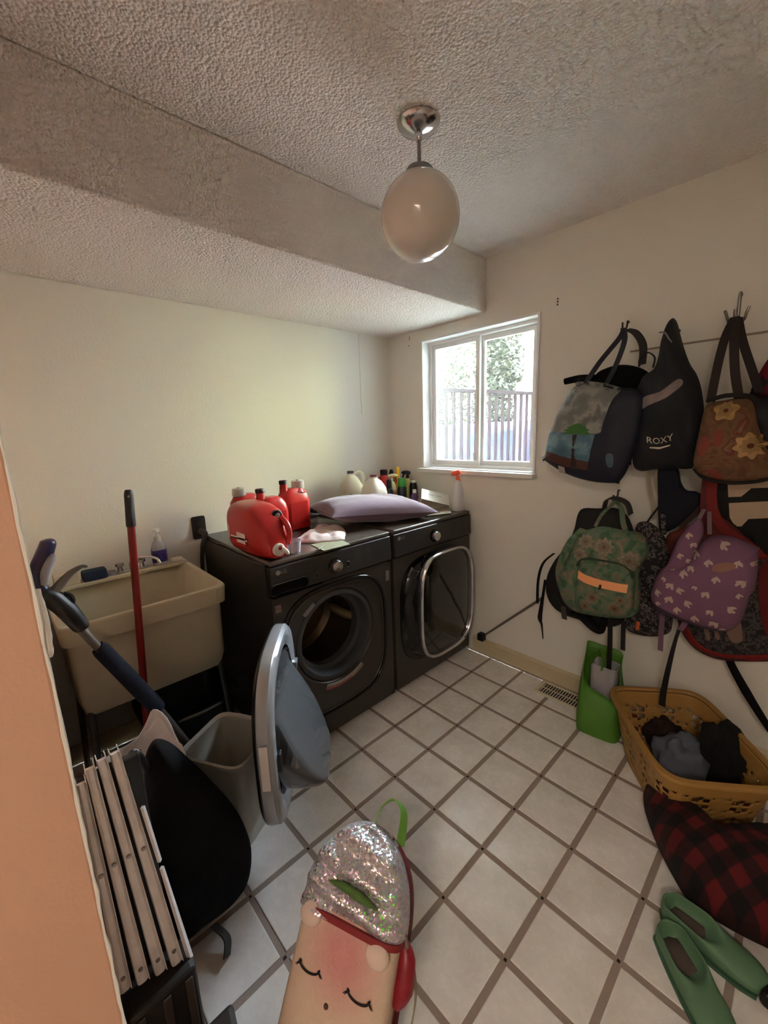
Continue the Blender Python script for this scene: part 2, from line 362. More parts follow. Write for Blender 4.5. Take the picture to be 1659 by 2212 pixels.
dots = b.build('grout_dots', M('dark_dot', (40, 30, 28), .7), floor, smooth=False); dots['kind'] = 'stuff'
struct(B().box((-.1, -4.5, -.08), (3.15, -2.30, -.002)).build('floor_hall', M('hall_floor', (120, 84, 56), .5, var=.3, vs=3), smooth=False))
struct(B().box((-.12, -4.5, 0), (0, .2, 2.6)).build('wall_left', WALL, smooth=False))
# window wall with its opening
WX0, WX1, WZ0, WZ1 = .335, 1.15, 1.236, 2.072
b = B(); y0, y1 = YW, YW+.15
b.box((-.12, y0, 0), (WX0, y1, 2.6)); b.box((WX1, y0, 0), (3.2, y1, 2.6)); b.box((WX0, y0, 0), (WX1, y1, WZ0)); b.box((WX0, y0, WZ1), (WX1, y1, 2.6))
struct(b.build('wall_back', WALL, smooth=False))
struct(B().box((3.1, -4.5, 0), (3.25, .2, 2.6)).build('wall_right', WALL, smooth=False))
HALLW = M('jamb_paint', (204, 160, 134), .6, bump=.06, bs=260)
# front wall with the doorway the room is seen through
b = B(); b.box((-.12, -2.30, 0), (1.77, -2.180, 2.6))
struct(b.build('wall_front', HALLW, smooth=False, bevel=.004))
struct(B().box((-.12, -4.62, 0), (3.25, -4.5, 2.6)).build('wall_hall', WALL, smooth=False))
struct(B().box((-.12, -4.6, H), (3.25, .2, 2.6)).build('ceiling', CEIL, smooth=False))
struct(B().box((0, -2.176, SOFZ), (SOFX, YW, H)).build('ceiling_soffit', CEIL, smooth=False, bevel=.006))
# ragged paint edge and latch plate on the doorway corner
b = B(); rnd = random.Random(3)
pts = [(1.768, -2.182+rnd.uniform(0, .0015), z/100) for z in range(20, 240, 2)]
b.tube(pts, [rnd.uniform(.0015, .0028) for _ in pts], n=6)
struct(b.build('trim_1', M('white_paint_edge', (228, 222, 212), .6)))
b = B(); pts = [(1.764, -2.179+.002*math.sin(PI*min(1, k/10)), 1.285+.007*k) for k in range(11)]
b.tube(pts, [.003+.0012*abs(math.sin(k*1.7)) for k in range(11)], n=8)
struct(b.build('trim_2', MATS['white_paint_edge']))
BASEM = M('baseboard_paint', (196, 182, 150), .5)
struct(B().rings([[(.76, YW, 0), (.76, YW-.014, 0), (.76, YW-.014, .085), (.76, YW-.004, .098), (.76, YW, .10)], [(3.1, YW, 0), (3.1, YW-.014, 0), (3.1, YW-.014, .085), (3.1, YW-.004, .098), (3.1, YW, .10)]]).build('baseboard_back', BASEM, smooth=False))
struct(B().box((0, -2.17, 0), (.012, YW, .09)).build('baseboard_left', BASEM, smooth=False))
struct(B().box((1.60, YW-.006, 1.812), (3.1, YW+.001, 1.819)).build('trim_3', M('wall_seam', (150, 138, 122), .8), smooth=False))
struct(B().box((0, -.262, 1.62), (.0018, -.257, SOFZ)).build('trim_4', M('wall_paint_b', (208, 205, 192), .75), smooth=False))
# screw holes and scratches
b = B()
for x, z in ((1.247, 2.125), (1.247, 2.112), (1.247, 2.098), (.212, 2.125), (.213, 2.112), (.207, 2.07)): b.lathe([(.0045, 0), (.003, -.002)], (x, YW, z), n=8, axis='y')
o = b.build('screw_holes', M('hole_dark', (60, 52, 46), .9)); tag(o, 'small dark screw holes and nicks left in the paint around the window', 'holes', kind='stuff')

# ------------------------------------------------------------------ window
win = struct(thing('window_1', 'white sliding window', 'window', (.742, .08, 1.2))); del win['category']; del win['label']
def frame(x0, x1, z0, z1, w_, ya, yb, name, mat, parent, bev=.003, wl=None):
    wl = wl or w_; b = B()
    o_ = [(x0, z0), (x1, z0), (x1, z1), (x0, z1)]; i_ = [(x0+wl, z0+w_), (x1-wl, z0+w_), (x1-wl, z1-w_), (x0+wl, z1-w_)]
    vs = [(x, y, z) for y in (ya, yb) for ring in (o_, i_) for x, z in ring]; fs = []
    for i in range(4):
        j = (i+1) % 4
        fs += [(i, j, 4+j, 4+i), (8+i, 12+i, 12+j, 8+j), (i, 8+i, 8+j, j), (4+i, 4+j, 12+j, 12+i)]
    b.add(vs, fs); return b.build(name, mat, parent, smooth=False, bevel=bev)
frame(WX0-.012, WX1+.012, WZ0-.012, WZ1+.012, .014, .008, .10, 'reveal_lining', VINYL, win)
frame(WX0, WX1, WZ0, WZ1, .020, .080, .15, 'outer_frame', VINYL, win)
s1 = frame(.353, .735, WZ0+.018, WZ1-.018, .030, .092, .118, 'sliding_sash', VINYL, win, wl=.030)
s2 = frame(.690, 1.134, WZ0+.018, WZ1-.018, .032, .120, .145, 'fixed_sash', VINYL, win, wl=.062)
B().box((.38, .103, WZ0+.045), (.708, .107, WZ1-.045)).build('glass_pane', GLASS, s1, smooth=False)
B().box((.75, .131, WZ0+.045), (1.075, .135, WZ1-.045)).build('glass_pane', GLASS, s2, smooth=False)
B().box((.700, .082, 1.285), (.712, .093, 1.335)).build('latch', VINYL, s1, smooth=False)
B().box((.305, -.035, 1.206), (1.172, .085, 1.232)).build('sill', M('sill_paint', (222, 220, 214), .4), win, smooth=False, bevel=.003)
# ------------------------------------------------------------------ outside
OUTG = M('deck_boards', (110, 98, 92), .8, var=.3)
g = B()
for k in range(60): g.box((-6, .2+k*.145, .86), (4, .2+k*.145+.139, .885))
o = g.build('deck_ground', OUTG, smooth=False); struct(o)
struct(B().box((-14, .2, .1), (12, 16, .3)).build('ground', M('lawn_ground', (70, 76, 44), .9, var=.3, vs=2), smooth=False))
rail = thing('deck_railing', 'purplish metal deck railing with thin balusters outside the window', 'railing', (-.7, 1.2, .885))
RM = M('railing_paint', (18, 10, 14), .9, spec=.05)
def rl(t): return Vector((-.74+.13*t, 1.2+t, 0))
for zz, hh, nm in ((1.905, .035, 'top_rail'), (.95, .03, 'bottom_rail')):
    a, c = rl(-.1), rl(3.0); B().rings([[(a.x-.03, a.y, zz), (a.x+.03, a.y, zz), (a.x+.03, a.y, zz+hh), (a.x-.03, a.y, zz+hh)], [(c.x-.03, c.y, zz), (c.x+.03, c.y, zz), (c.x+.03, c.y, zz+hh), (c.x-.03, c.y, zz+hh)]]).build(nm, RM, rail, smooth=False)
me0 = None
for k in range(25):
    p = rl(k*.122)
    if me0 is None: o = B().box((-.014, -.014, -.96+.02), (.014, .014, 0)).build('baluster', RM, None, smooth=False); me0 = o.data
    else: o = bpy.data.objects.new('baluster', me0); C.objects.link(o)
    o.parent = rail; o.location = (p.x+.7, p.y-1.2, 1.91-.885)
for t in (2.96,): p = rl(t); B().box((p.x-.045, p.y-.045, .885), (p.x+.045, p.y+.045, 1.9)).build('post', M('post_paint', (40, 34, 64), .7), rail, smooth=False)
struct(B().box((2.4, .19, .5), (2.6, 5, 4.5)).build('wall_light_block', M('light_block_tint', (184, 184, 138), .8), smooth=False))  # added out-of-view wall that cuts side daylight and bounces pale yellow-green
tp = thing('tarp_pile', 'blue tarp covered pile beyond the deck railing', 'tarp', (-3.6, 5.4, .885))
b = B(); R_ = []
for k in range(10):
    t = k/9; z = .885+.70*math.sin(t*PI/2); q = 1-.35*max(0, t-.6)/.4
    R_.append([(-3.6+3.0*q*math.copysign(abs(math.cos(a))**.5, math.cos(a))+.08*noise.noise(Vector((a*3, t*3, 0))), 5.4+.7*q*math.copysign(abs(math.sin(a))**.5, math.sin(a))+.1*noise.noise(Vector((a*5, t*4, 2))), z+.07*t*noise.noise(Vector((a*4, 7, t)))) for a in (2*PI*i/60 for i in range(60))])
b.rings(R_).build('cover', M('tarp_blue', (28, 23, 46), .8, spec=.1, col2=(20, 28, 48), vs=3, bump=.5, bs=5), tp)
pst = B().box((-1.33, 4.2, .885), (-1.22, 4.3, 2.2)).build('wooden_post', M('post_blue', (30, 26, 46), .8), smooth=False, bevel=.01); tag(pst, 'bluish upright post standing beyond the railing at the window edge', 'post')
hw = B().box((-2.7, 7, .5), (12, 7.2, 5.5)).build('house_wall', M('house_white', (220, 220, 225), .8), smooth=False); tag(hw, 'sunlit white wall of a neighbouring building seen through the right pane', 'building')  # raised and widened out of view to block low sky light
def tree(label, cx, cy, z0, z1, wx, n, col, seed, dens=1, nm='leafy_tree'):
    rn = random.Random(seed); t_ = thing(nm, label, 'tree', (cx, cy, .3))
    B().tube([(cx, cy, .3), (cx+.05, cy, (z0+z1)/2), (cx-.05, cy, z1)], [.09, .06, .02]).build('trunk', M('bark', (74, 60, 48), .9), t_)
    b = B(); br = B()
    cl = [(cx+rn.gauss(0, wx), cy+rn.gauss(0, wx*.6), rn.uniform(z0, z1)) for _ in range(int(n/28))]
    for c in cl:
        br.tube([(cx, cy, c[2]-.3), c], [.02, .006], n=5)
        for _ in range(28):
            p = Vector(c)+Vector((rn.gauss(0, .2), rn.gauss(0, .2), rn.gauss(0, .16))); s_ = rn.uniform(.03, .06)*dens
            a = Vector((rn.uniform(-1, 1), rn.uniform(-1, 1), rn.uniform(-.6, .6))).normalized(); q = a.cross(Vector((rn.uniform(-1, 1), rn.uniform(-1, 1), 1))).normalized()
            b.add([tuple(p-a*s_), tuple(p+q*s_*.6), tuple(p+a*s_*1.3), tuple(p-q*s_*.6)], [(0, 1, 2, 3)])
    br.build('branches', MATS['bark'], t_)
    o = b.build('foliage', M('leaf_%d' % seed, col, .6, col2=tuple(int(v*.55) for v in col), vs=3), t_, smooth=False); o['kind'] = 'stuff'
tree('bright green leafy tree seen through the left window pane', -5.4, 7.6, 1.2, 3.9, .42, 3000, (28, 38, 4), 1, 1.5)
tree('dense darker leafy tree seen through the right window pane', -6.0, 11.2, 1.2, 6.0, .52, 9500, (24, 31, 9), 2, 1.9)

# ------------------------------------------------------------------ pendant globe lamp
lamp = thing('pendant_lamp', 'white glass globe lamp hanging on a thin rod from the ceiling', 'lamp', (1.277, -1.06, 2.441))
gx, gy, gz, gr = 1.277, -1.06, 2.172, .128
B().lathe([(.003, 0), (.066, 0), (.068, -.006), (.060, -.017), (.03, -.028), (.012, -.034), (.012, -.05), (.008, -.055)], (gx, gy, 2.441), n=40).build('canopy', CHROME, lamp)
B().tube([(gx, gy, 2.40), (gx, gy, 2.30)], .006, 12).build('rod', STEEL, lamp)
B().lathe([(.012, .14), (.04, .138), (.046, .13), (.046, .118)], (gx, gy, gz), n=32).build('fitter_cap', STEEL, lamp)
pr_ = [(gr*math.sin(a), gr*math.cos(a)) for a in (PI*(.1+.9*k/28) for k in range(28))]+[(.001, -gr)]
B().lathe(pr_, (gx, gy, gz), n=48).build('globe', M('opal_glass', (206, 196, 186), .06, spec=.6, coat=.6, sub=.0), lamp)

# ================================================================== washer and dryer
FX, TOPZ = .755, .98
def plate_hole(b, ya, yb, za, zb, cy, cz, rr_, x, n=96, depth=.0):
    """front face between a rectangle and a round hole"""
    o_, i_ = [], []
    for k in range(n):
        t = 2*PI*k/n; c_, s_ = math.cos(t), math.sin(t)
        ty = ((yb-cy)/c_ if c_ > 1e-6 else (ya-cy)/c_ if c_ < -1e-6 else 9e9); tz = ((zb-cz)/s_ if s_ > 1e-6 else (za-cz)/s_ if s_ < -1e-6 else 9e9)
        q = min(ty, tz); o_.append((x, cy+c_*q, cz+s_*q)); i_.append((x, cy+c_*rr_, cz+s_*rr_))
    b.rings([o_, i_], cap0=False, cap1=False)
def sq_ring(cy, cz, hy, hz, p, n=72):
    out = []
    for k in range(n):
        t = 2*PI*k/n; c_, s_ = math.cos(t), math.sin(t)
        out.append((cy+hy*math.copysign(abs(c_)**(2/p), c_), cz+hz*math.copysign(abs(s_)**(2/p), s_)))
    return out
def bead(b, cy, cz, hy, hz, p, x, w_, h_, n=72):
    R_ = []
    for k in range(7):
        a = PI*k/6; d = -w_*math.cos(a); R_.append([(x+h_*math.sin(a), q[0], q[1]) for q in sq_ring(cy, cz, hy+d, hz+d, p, n)])
    b.rings(R_, cap0=False, cap1=False)
def machine(root, ya, yb, washer):
    cy = (ya+yb)/2
    b = B(); b.box((.02, ya, .03), (FX-.03, yb, TOPZ-.02)); b.f = [q for q in b.f if q != (1, 2, 6, 5)]; b.build('cabinet', GRAPH, root, smooth=False, bevel=.006)
    B().box((.015, ya+.002, TOPZ-.022), (FX+.004, yb-.002, TOPZ)).build('top_panel', GRAPH_TOP, root, smooth=False, bevel=.01)
    b = B(); b.rings([[(FX-.03, ya, TOPZ-.024), (FX+.006, ya, TOPZ-.024), (FX+.012, ya, .83), (FX-.03, ya, .82)], [(FX-.03, yb, TOPZ-.024), (FX+.006, yb, TOPZ-.024), (FX+.012, yb, .83), (FX-.03, yb, .82)]])
    b.build('control_panel', M('panel_black', (46, 42, 39), .3), root, smooth=False, bevel=.006)
    for k, (py, pz) in enumerate(((ya+.03, .02), (yb-.03, .02))): B().lathe([(.02, 0), (.02, .03)], (FX-.08, py, 0), n=12).build('foot', BLKPL, root)
    # knob and round buttons
    kn = B().lathe([(.036, .0), (.037, .006), (.030, .010)], (FX+.008, cy-.02, .888), n=36, axis='x').build('dial_base', BLKGLOSS, root)
    B().lathe([(.029, .004), (.029, .024), (.026, .029), (.001, .03)], (FX+.008, cy-.02, .888), n=36, axis='x').build('dial', CHROME, kn)
    for dy, dz in ((-.105, -.02), (.075, -.012)):
        b = B(); bead(b, cy-.02+dy, .888+dz, .014, .014, 2, FX+.009, .0022, .003, 28); b.build('button_ring', STEEL if False else M('button_ring', (70, 68, 66), .3, metal=.6), root)
    fn = lambda x, y: (FX+.0105, ya+.062+x, .93+y)
    b = B().lathe([(.0105, 0), (.0105, .0015)], (FX+.010, ya+.035, .93), n=24, axis='x'); b.build('emblem', M('emblem_grey', (150, 145, 138), .3, metal=.4), root)
    text_on('lettering', 'LG', .024, fn, MATS['emblem_grey'], root)
    # faint printed legends on the panel
    b = B()
    for k in range(7):
        for s_ in (0, 1): b.box((FX+.0095, cy+.10+s_*.075, .90-.012*k+.03), (FX+.0102, cy+.135+s_*.075, .9035-.012*k+.03))
    b.build('printed_legend', M('legend_grey', (62, 60, 58), .5), root, smooth=False)['kind'] = 'stuff'

W = thing('washing_machine', 'dark graphite front loading washer with its round door open', 'washing machine', (.38, -1.09, 0))
ya, yb = -1.44, -.747
machine(W, ya, yb, True)
HC, HZ, HR = -1.112, .535, .205
b = B(); plate_hole(b, ya, yb, .04, .822, HC, HZ, HR+.03, FX)
b.rings([[(FX, HC+(HR+.03)*math.cos(t), HZ+(HR+.03)*math.sin(t)) for t in (2*PI*k/96 for k in range(96))], [(FX-.03, HC+(HR+.012)*math.cos(t), HZ+(HR+.012)*math.sin(t)) for t in (2*PI*k/96 for k in range(96))]], cap0=False, cap1=False)
b.add([(FX, ya, .04), (FX, ya, .822), (FX-.032, ya, .822), (FX-.032, ya, .04), (FX, yb, .04), (FX, yb, .822), (FX-.032, yb, .822), (FX-.032, yb, .04)], [(0, 1, 2, 3), (4, 7, 6, 5), (0, 3, 7, 4)])
b.build('front_panel', GRAPH, W)
b = B(); bead(b, -1.105, .475, .305, .325, 3.4, FX, .008, .010); b.build('door_surround', BLKGLOSS, W)
b = B(); bead(b, -1.105, .475, .288, .308, 3.4, FX, .004, .006); b.build('surround_trim', M('dark_chrome', (88, 84, 80), .3, metal=.9), W)
# rubber gasket and drum
b = B(); b.lathe([(HR+.022, .004), (HR+.012, .010), (HR-.002, .008), (HR-.008, -.01), (HR-.012, -.05), (HR-.03, -.06), (HR-.032, -.10)], (FX-.012, HC, HZ), n=72, axis='x', caps=(False, False))
b.build('door_gasket', M('gasket_grey', (62, 62, 62), .5), W)
b = B(); b.lathe([(HR-.03, -.10), (HR+.045, -.105), (HR+.05, -.40), (HR+.02, -.43), (.06, -.44), (.001, -.45)], (FX, HC, HZ), n=60, axis='x', caps=(False, True))
dr_ = b.build('drum', M('drum_steel', (112, 96, 76), .35, metal=.8), W)
for k in range(3):
    a = PI*.62+k*2*PI/3; d = Vector((0, math.cos(a), math.sin(a))); p = Vector((FX, HC, HZ))+d*(HR+.045)
    B().tube([p+Vector((-.13, 0, 0)), p+Vector((-.2, 0, 0))-d*.035, p+Vector((-.34, 0, 0))-d*.035, p+Vector((-.40, 0, 0))], [.012, .024, .024, .012], 8).build('drum_paddle', M('paddle_tan', (150, 128, 96), .4), dr_)
# detergent drawer pocket
b = B(); b.rings([[(FX+.0125, -1.352+.090*c_, .856+.026*s_) for c_, s_ in ((math.copysign(abs(math.cos(t))**.5, math.cos(t)), math.copysign(abs(math.sin(t))**.7, math.sin(t))) for t in (2*PI*k/40 for k in range(40)))],
                  [(FX+.016, -1.352+.084*c_, .856+.021*s_) for c_, s_ in ((math.copysign(abs(math.cos(t))**.5, math.cos(t)), math.copysign(abs(math.sin(t))**.7, math.sin(t))) for t in (2*PI*k/40 for k in range(40)))],
                  [(FX-.001+.0125, -1.352+.080*c_, .856+.018*s_) for c_, s_ in ((math.copysign(abs(math.cos(t))**.5, math.cos(t)), math.copysign(abs(math.sin(t))**.7, math.sin(t))) for t in (2*PI*k/40 for k in range(40)))]], cap0=False)
b.build('drawer_handle', M('pocket_black', (5, 5, 5), .8, spec=.1), W)
B().box((FX+.012, -1.435, .882), (FX+.0165, -1.268, .885)).build('drawer_lip', STEEL, W, smooth=False)
B().box((FX, -1.435, .819), (FX+.014, -1.19, .823)).build('drawer_seam', BLKPL, W, smooth=False)
def sticker(name, y, z, w_, h_, ang, mat, parent, x=FX+.002):
    c_, s_ = math.cos(ang), math.sin(ang); pts = [(-w_, -h_), (w_, -h_), (w_, h_), (-w_, h_)]
    q = [(y+a*c_-b_*s_, z+a*s_+b_*c_) for a, b_ in pts]
    return B().rings([[(x, *p) for p in q], [(x+.0008, *p) for p in q]]).build(name, mat, parent, smooth=False)
LBL = M('label_grey', (118, 110, 108), .5, var=.3, vs=90)
sticker('label_sticker', -1.265, .715, .035, .011, .62, LBL, W); sticker('label_sticker', -.775, .745, .012, .028, 0, LBL, W)
sticker('label_sticker', -1.415, .77, .014, .016, 0, M('label_pink', (130, 105, 98), .5, var=.4, vs=80), W)
b = B(); R_ = []
for k in range(12):
    t = -PI/2-.35+k*.085; R_.append([(FX+.003, HC+(HR+q)*math.cos(t), HZ+(HR+q)*math.sin(t)) for q in (.034, .064)])
b.rings(R_, closed=False, cap0=False, cap1=False); o = b.build('warning_label', M('warning_white', (150, 140, 132), .5, var=.25, vs=60), W, solid=.0008)
b = B(); R_ = [[(FX+.0042, HC+(HR+q)*math.cos(-PI/2-.32+k*.083), HZ+(HR+q)*math.sin(-PI/2-.32+k*.083)) for q in (.055, .062)] for k in range(8)]
b.rings(R_, closed=False, cap0=False, cap1=False).build('warning_stripe', M('warning_red', (150, 50, 40), .5), o)
# the open round door, bowl outward
ang = math.radians(128); dd = Vector((math.sin(ang), math.cos(ang), 0)); nn_ = Vector((-math.cos(ang), math.sin(ang), 0))
hp = Vector((.79, -1.405, .50)); DM = Matrix.Translation(hp) @ Matrix(((dd.x, 0, nn_.x, 0), (dd.y, 0, nn_.y, 0), (0, 1, 0, 0), (0, 0, 0, 1)))
dw, dh = .275, .30
b = B(DM); P_ = []
for hx, hh, z in ((dw-.05, dh-.05, -.030), (dw-.012, dh-.012, -.026), (dw-.002, dh-.002, -.016), (dw-.004, dh-.004, -.010)): P_.append([(dw+.02+a, c_, z) for a, c_ in sq_ring(0, 0, hx, hh, 3)])
b.rings(P_, cap0=True, cap1=False); door = b.build('door', M('door_back_black', (28, 28, 30), .25), W)
b = B(DM); b.rings([[(dw+.02+a, c_, z) for a, c_ in sq_ring(0, 0, hx, hh, pp)] for hx, hh, z, pp in ((dw-.003, dh-.003, -.013, 3), (dw, dh, -.008, 3), (dw-.002, dh-.002, .022, 3), (dw-.014, dh-.014, .034, 3), (dw-.04, dh-.04, .036, 2.8), (dw-.05, dh-.055, .030, 2.6), (dw-.06, dh-.065, .026, 2.5))], cap0=False, cap1=False)
b.build('inner_ring', M('door_ring_silver', (150, 153, 158), .25, metal=.2, coat=.3), door)
b = B(DM); R_ = []
for k in range(13):
    t = k/12; R1 = []
    for q in range(72):
        a = 2*PI*q/72; c_, s_ = math.cos(a), math.sin(a); e = (1-.36*t**2.6)
        dep = .03+.145*math.sin(min(1, t*1.15)*PI/2)*(1 if t < .85 else 1)
        x_, y_ = (dw-.06)*c_*e, (dh-.065)*s_*e-.045*t
        dep *= (.50-.50*max(-1, min(1, y_/(dh-.09)*1.1))) if t > 0 else 1
        R1.append((dw+.02+x_, y_, max(.025, dep)))
    R_.append(R1)
b.rings(R_, cap0=False, cap1=True).build('glass_bowl', BOWL, door)
b = B(DM)
for vv in (.06, -.10): b.box((.035, vv, .033), (.075, vv+.012, .045))
b.box((.05, -.09, .033), (.058, .065, .042)); b.build('hinge_cover', M('hinge_silver', (170, 172, 176), .3, metal=.5), door, smooth=False)
b = B(DM)
b.box((2*dw+.0195, -.05, -.006), (2*dw+.0225, .10, .018)); b.build('door_label', M('door_label_white', (200, 196, 192), .6), door, smooth=False)
b = B(DM); b.box((2*dw-.045, -.03, .030), (2*dw-.02, .035, .046)); b.build('door_latch', BLKPL, door, smooth=False, bevel=.003)
for v_ in (.10, -.18): B(DM).box((-.035, v_, -.03), (.06, v_+.06, .018)).build('hinge', BLKPL, door, smooth=False, bevel=.004)

D = thing('clothes_dryer', 'dark graphite front loading dryer with a chrome rimmed closed door', 'dryer', (.38, -.37, 0))
ya, yb = -.722, -.03
machine(D, ya, yb, False)
b = B(); b.box((FX-.032, ya, .04), (FX, yb, .822)); b.build('front_panel', GRAPH, D, smooth=False, bevel=.004)
b = B(); b.rings([[(x, *q) for q in sq_ring(-.372, .47, hy, hz, 3.4)] for x, hy, hz in ((FX-.002, .315, .325), (FX+.008, .312, .322), (FX+.010, .29, .30), (FX+.045, .26, .29), (FX+.05, .24, .27))], cap0=False)
dd_ = b.build('door', BLKGLOSS, D)
CY_, CZ_ = -.335, .478
b = B(); bead(b, CY_, CZ_, .242, .316, 3.6, FX+.05, .011, .028); b.build('chrome_rim', CHROME, dd_)
b = B(); b.rings([[(x, *q) for q in sq_ring(CY_, CZ_, hy, hz, 3.6)] for x, hy, hz in ((FX+.02, .25, .325), (FX+.052, .252, .326), (FX+.055, .235, .309), (FX+.064, .20, .27), (FX+.070, .12, .17), (FX+.072, .01, .01))], cap0=False)
b.build('door_window', M('smoked_glass', (20, 19, 18), .07, spec=.6, coat=.5), dd_)
for y_, z_, a_ in ((-.605, .72, .9), (-.635, .50, 1.5), (-.625, .44, 1.5)): sticker('label_sticker', y_, z_, .028 if a_ < 1 else .016, .010, a_, LBL, D, x=FX+.011)
sticker('label_sticker', -.47, .778, .02, .010, .1, LBL, D, x=FX+.011)
# ================================================================== utility sink and its things
CREAM = M('sink_plastic', (192, 184, 160), .45, var=.08, vs=10)
S = thing('utility_sink', 'cream plastic utility sink on thin metal legs beside the washer', 'sink', (.31, -1.835, 0))
scx, scy = .315, -1.838
b = B(); b.srect([(.215, .255, .50), (.235, .268, .56), (.24, .272, .795), (.262, .288, .80), (.268, .292, .868), (.264, .288, .874), (.245, .27, .874), (.235, .26, .86), (.20, .235, .60), (.17, .20, .575)], (scx, scy), n=96, p=14)
b.build('basin', CREAM, S)
b = B(); b.box((.045, scy-.28, .868), (.11, scy+.28, .888)); b.build('back_ledge', CREAM, S, smooth=False, bevel=.006)
for sx_, sy_ in ((1, 1), (1, -1), (-1, 1), (-1, -1)):
    B().tube([(scx+sx_*.20, scy+sy_*.235, .56), (scx+sx_*.225, scy+sy_*.26, 0.004)], .012, 8).build('leg', STEEL, S)
B().tube([(scx, scy, .55), (scx, scy, .44), (scx-.06, scy, .40), (.03, scy, .40)], .018, 12).build('drain_pipe', WHT, S)
Fc = thing('faucet', 'thin chrome faucet mounted on the back ledge of the utility sink', 'faucet', (.08, -1.80, .888))
B().box((.06, -1.86, .888), (.10, -1.74, .898)).build('base_plate', CHROME, Fc, smooth=False, bevel=.003)
B().tube([(.08, -1.80, .895), (.08, -1.80, .925), (.085, -1.775, .942), (.10, -1.73, .944), (.13, -1.70, .934), (.14, -1.69, .91)], .007, 10).build('spout', CHROME, Fc)
for dy in (-.045, .045): B().lathe([(.012, .0), (.010, .02), (.018, .024), (.018, .036), (.004, .04)], (.08, -1.80+dy, .898), n=16).build('tap_handle', CHROME, Fc)
sp = thing('soap_pump_bottle', 'clear foaming soap bottle with purple label standing on the sink ledge', 'bottle', (.085, -1.675, .888))
B().srect([(.022, .030, .889), (.025, .033, .90), (.024, .032, .97), (.018, .024, 1.0), (.014, .014, 1.01)], (.085, -1.675), p=3).build('body', M('soap_liquid', (170, 165, 175), .15), sp)
B().srect([(.0255, .0335, .905), (.0255, .0335, .965)], (.085, -1.675), p=3, caps=(False, False)).build('label', multi('purple_label', 30, [(0, (40, 30, 90)), (.45, (62, 48, 120)), (.62, (150, 110, 150))], .4), sp)
B().lathe([(.015, 1.01), (.015, 1.03), (.005, 1.032), (.005, 1.05), (.016, 1.052), (.016, 1.065), (.004, 1.07)], (.085, -1.675, 0), n=20).box((.085, -1.682, 1.052), (.125, -1.668, 1.062)).build('pump', M('pump_clear_white', (205, 205, 200), .3), sp)
o = B().srect([(.03, .045, .8885), (.032, .047, .895), (.031, .046, .925), (.028, .043, .93)], (.080, -1.945), p=6).build('sponge', M('sponge_blue', (28, 44, 66), .95, bump=.8, bs=160)); tag(o, 'dark blue scrubbing sponge on the sink ledge', 'sponge')
o = B().box((.05, -2.09, .888), (.105, -2.0, .938)).build('soap_box', M('carton_cream', (200, 190, 168), .7), smooth=False, bevel=.004); tag(o, 'plain cream carton standing at the far end of the sink ledge', 'box')
o = B().srect([(.02, .028, .8885), (.022, .030, .896), (.018, .026, .904), (.006, .010, .906)], (.085, -1.60), p=2.4).build('soap_bar', M('soap_white', (214, 206, 190), .4)); tag(o, 'small pale bar of soap at the washer end of the sink ledge', 'soap')
tb = thing('soap_dish', 'small clear dish behind the sponge on the sink ledge', 'dish', (.08, -1.885, .888))
B().lathe([(.001, .889), (.02, .889), (.026, .905), (.024, .905), (.018, .892), (.001, .892)], (.08, -1.885, 0), n=20, caps=(False, False)).build('bowl', CLEARPL, tb)
bk = thing('dark_tub', 'dark teal plastic tub pushed under the utility sink', 'tub', (.36, -1.70, 0))
b = B(); b.srect([(.12, .15, .002), (.155, .19, .30), (.17, .205, .31), (.172, .207, .325), (.165, .20, .325), (.15, .185, .31), (.115, .145, .02)], (.36, -1.71), n=48, p=5)
b.build('body', M('teal_dark', (14, 30, 32), .4), bk)
B().tube([(.525, -1.80, .318), (.545, -1.72, .322), (.53, -1.62, .318)], .006, 8).build('handle', M('grey_handle', (120, 122, 120), .4), bk)
# broom
br = thing('broom', 'red metal broom with a black grip leaning before the utility sink', 'broom', (.645, -1.945, 0))
p0, p1 = Vector((.66, -1.955, .10)), Vector((.62, -1.868, 1.325)); dv = (p1-p0)
B().tube([p0, p0+dv*.90], .0125, 14).build('handle', M('broom_red', (120, 22, 16), .35), br)
g_ = B(); g_.tube([p0+dv*.895, p0+dv*.90, p0+dv*.95, p0+dv*.985, p0+dv*.998, p0+dv*1.0], [.014, .0155, .0145, .0145, .011, .005], 14); g_.build('grip', M('grip_dark', (30, 28, 26), .5), br)
B().lathe([(.004, 0), (.004, .0016)], (p1.x+.0135, p1.y-.004, p1.z-.022), n=12, axis='x').build('hang_hole', M('hole_light', (130, 124, 108), .7), br)
B().box((.60, -2.07, .10), (.70, -1.84, .14)).build('broom_head', BLKPL, br, smooth=False, bevel=.01)
b = B()
for k in range(60): x, y = random.uniform(.605, .695), random.uniform(-2.065, -1.845); b.tube([(x, y, .10), (x+random.uniform(-.01, .01), y+random.uniform(-.012, .012), .003)], .003, 4)
b.build('bristles', M('bristle_black', (22, 20, 20), .8), br)['kind'] = 'stuff'
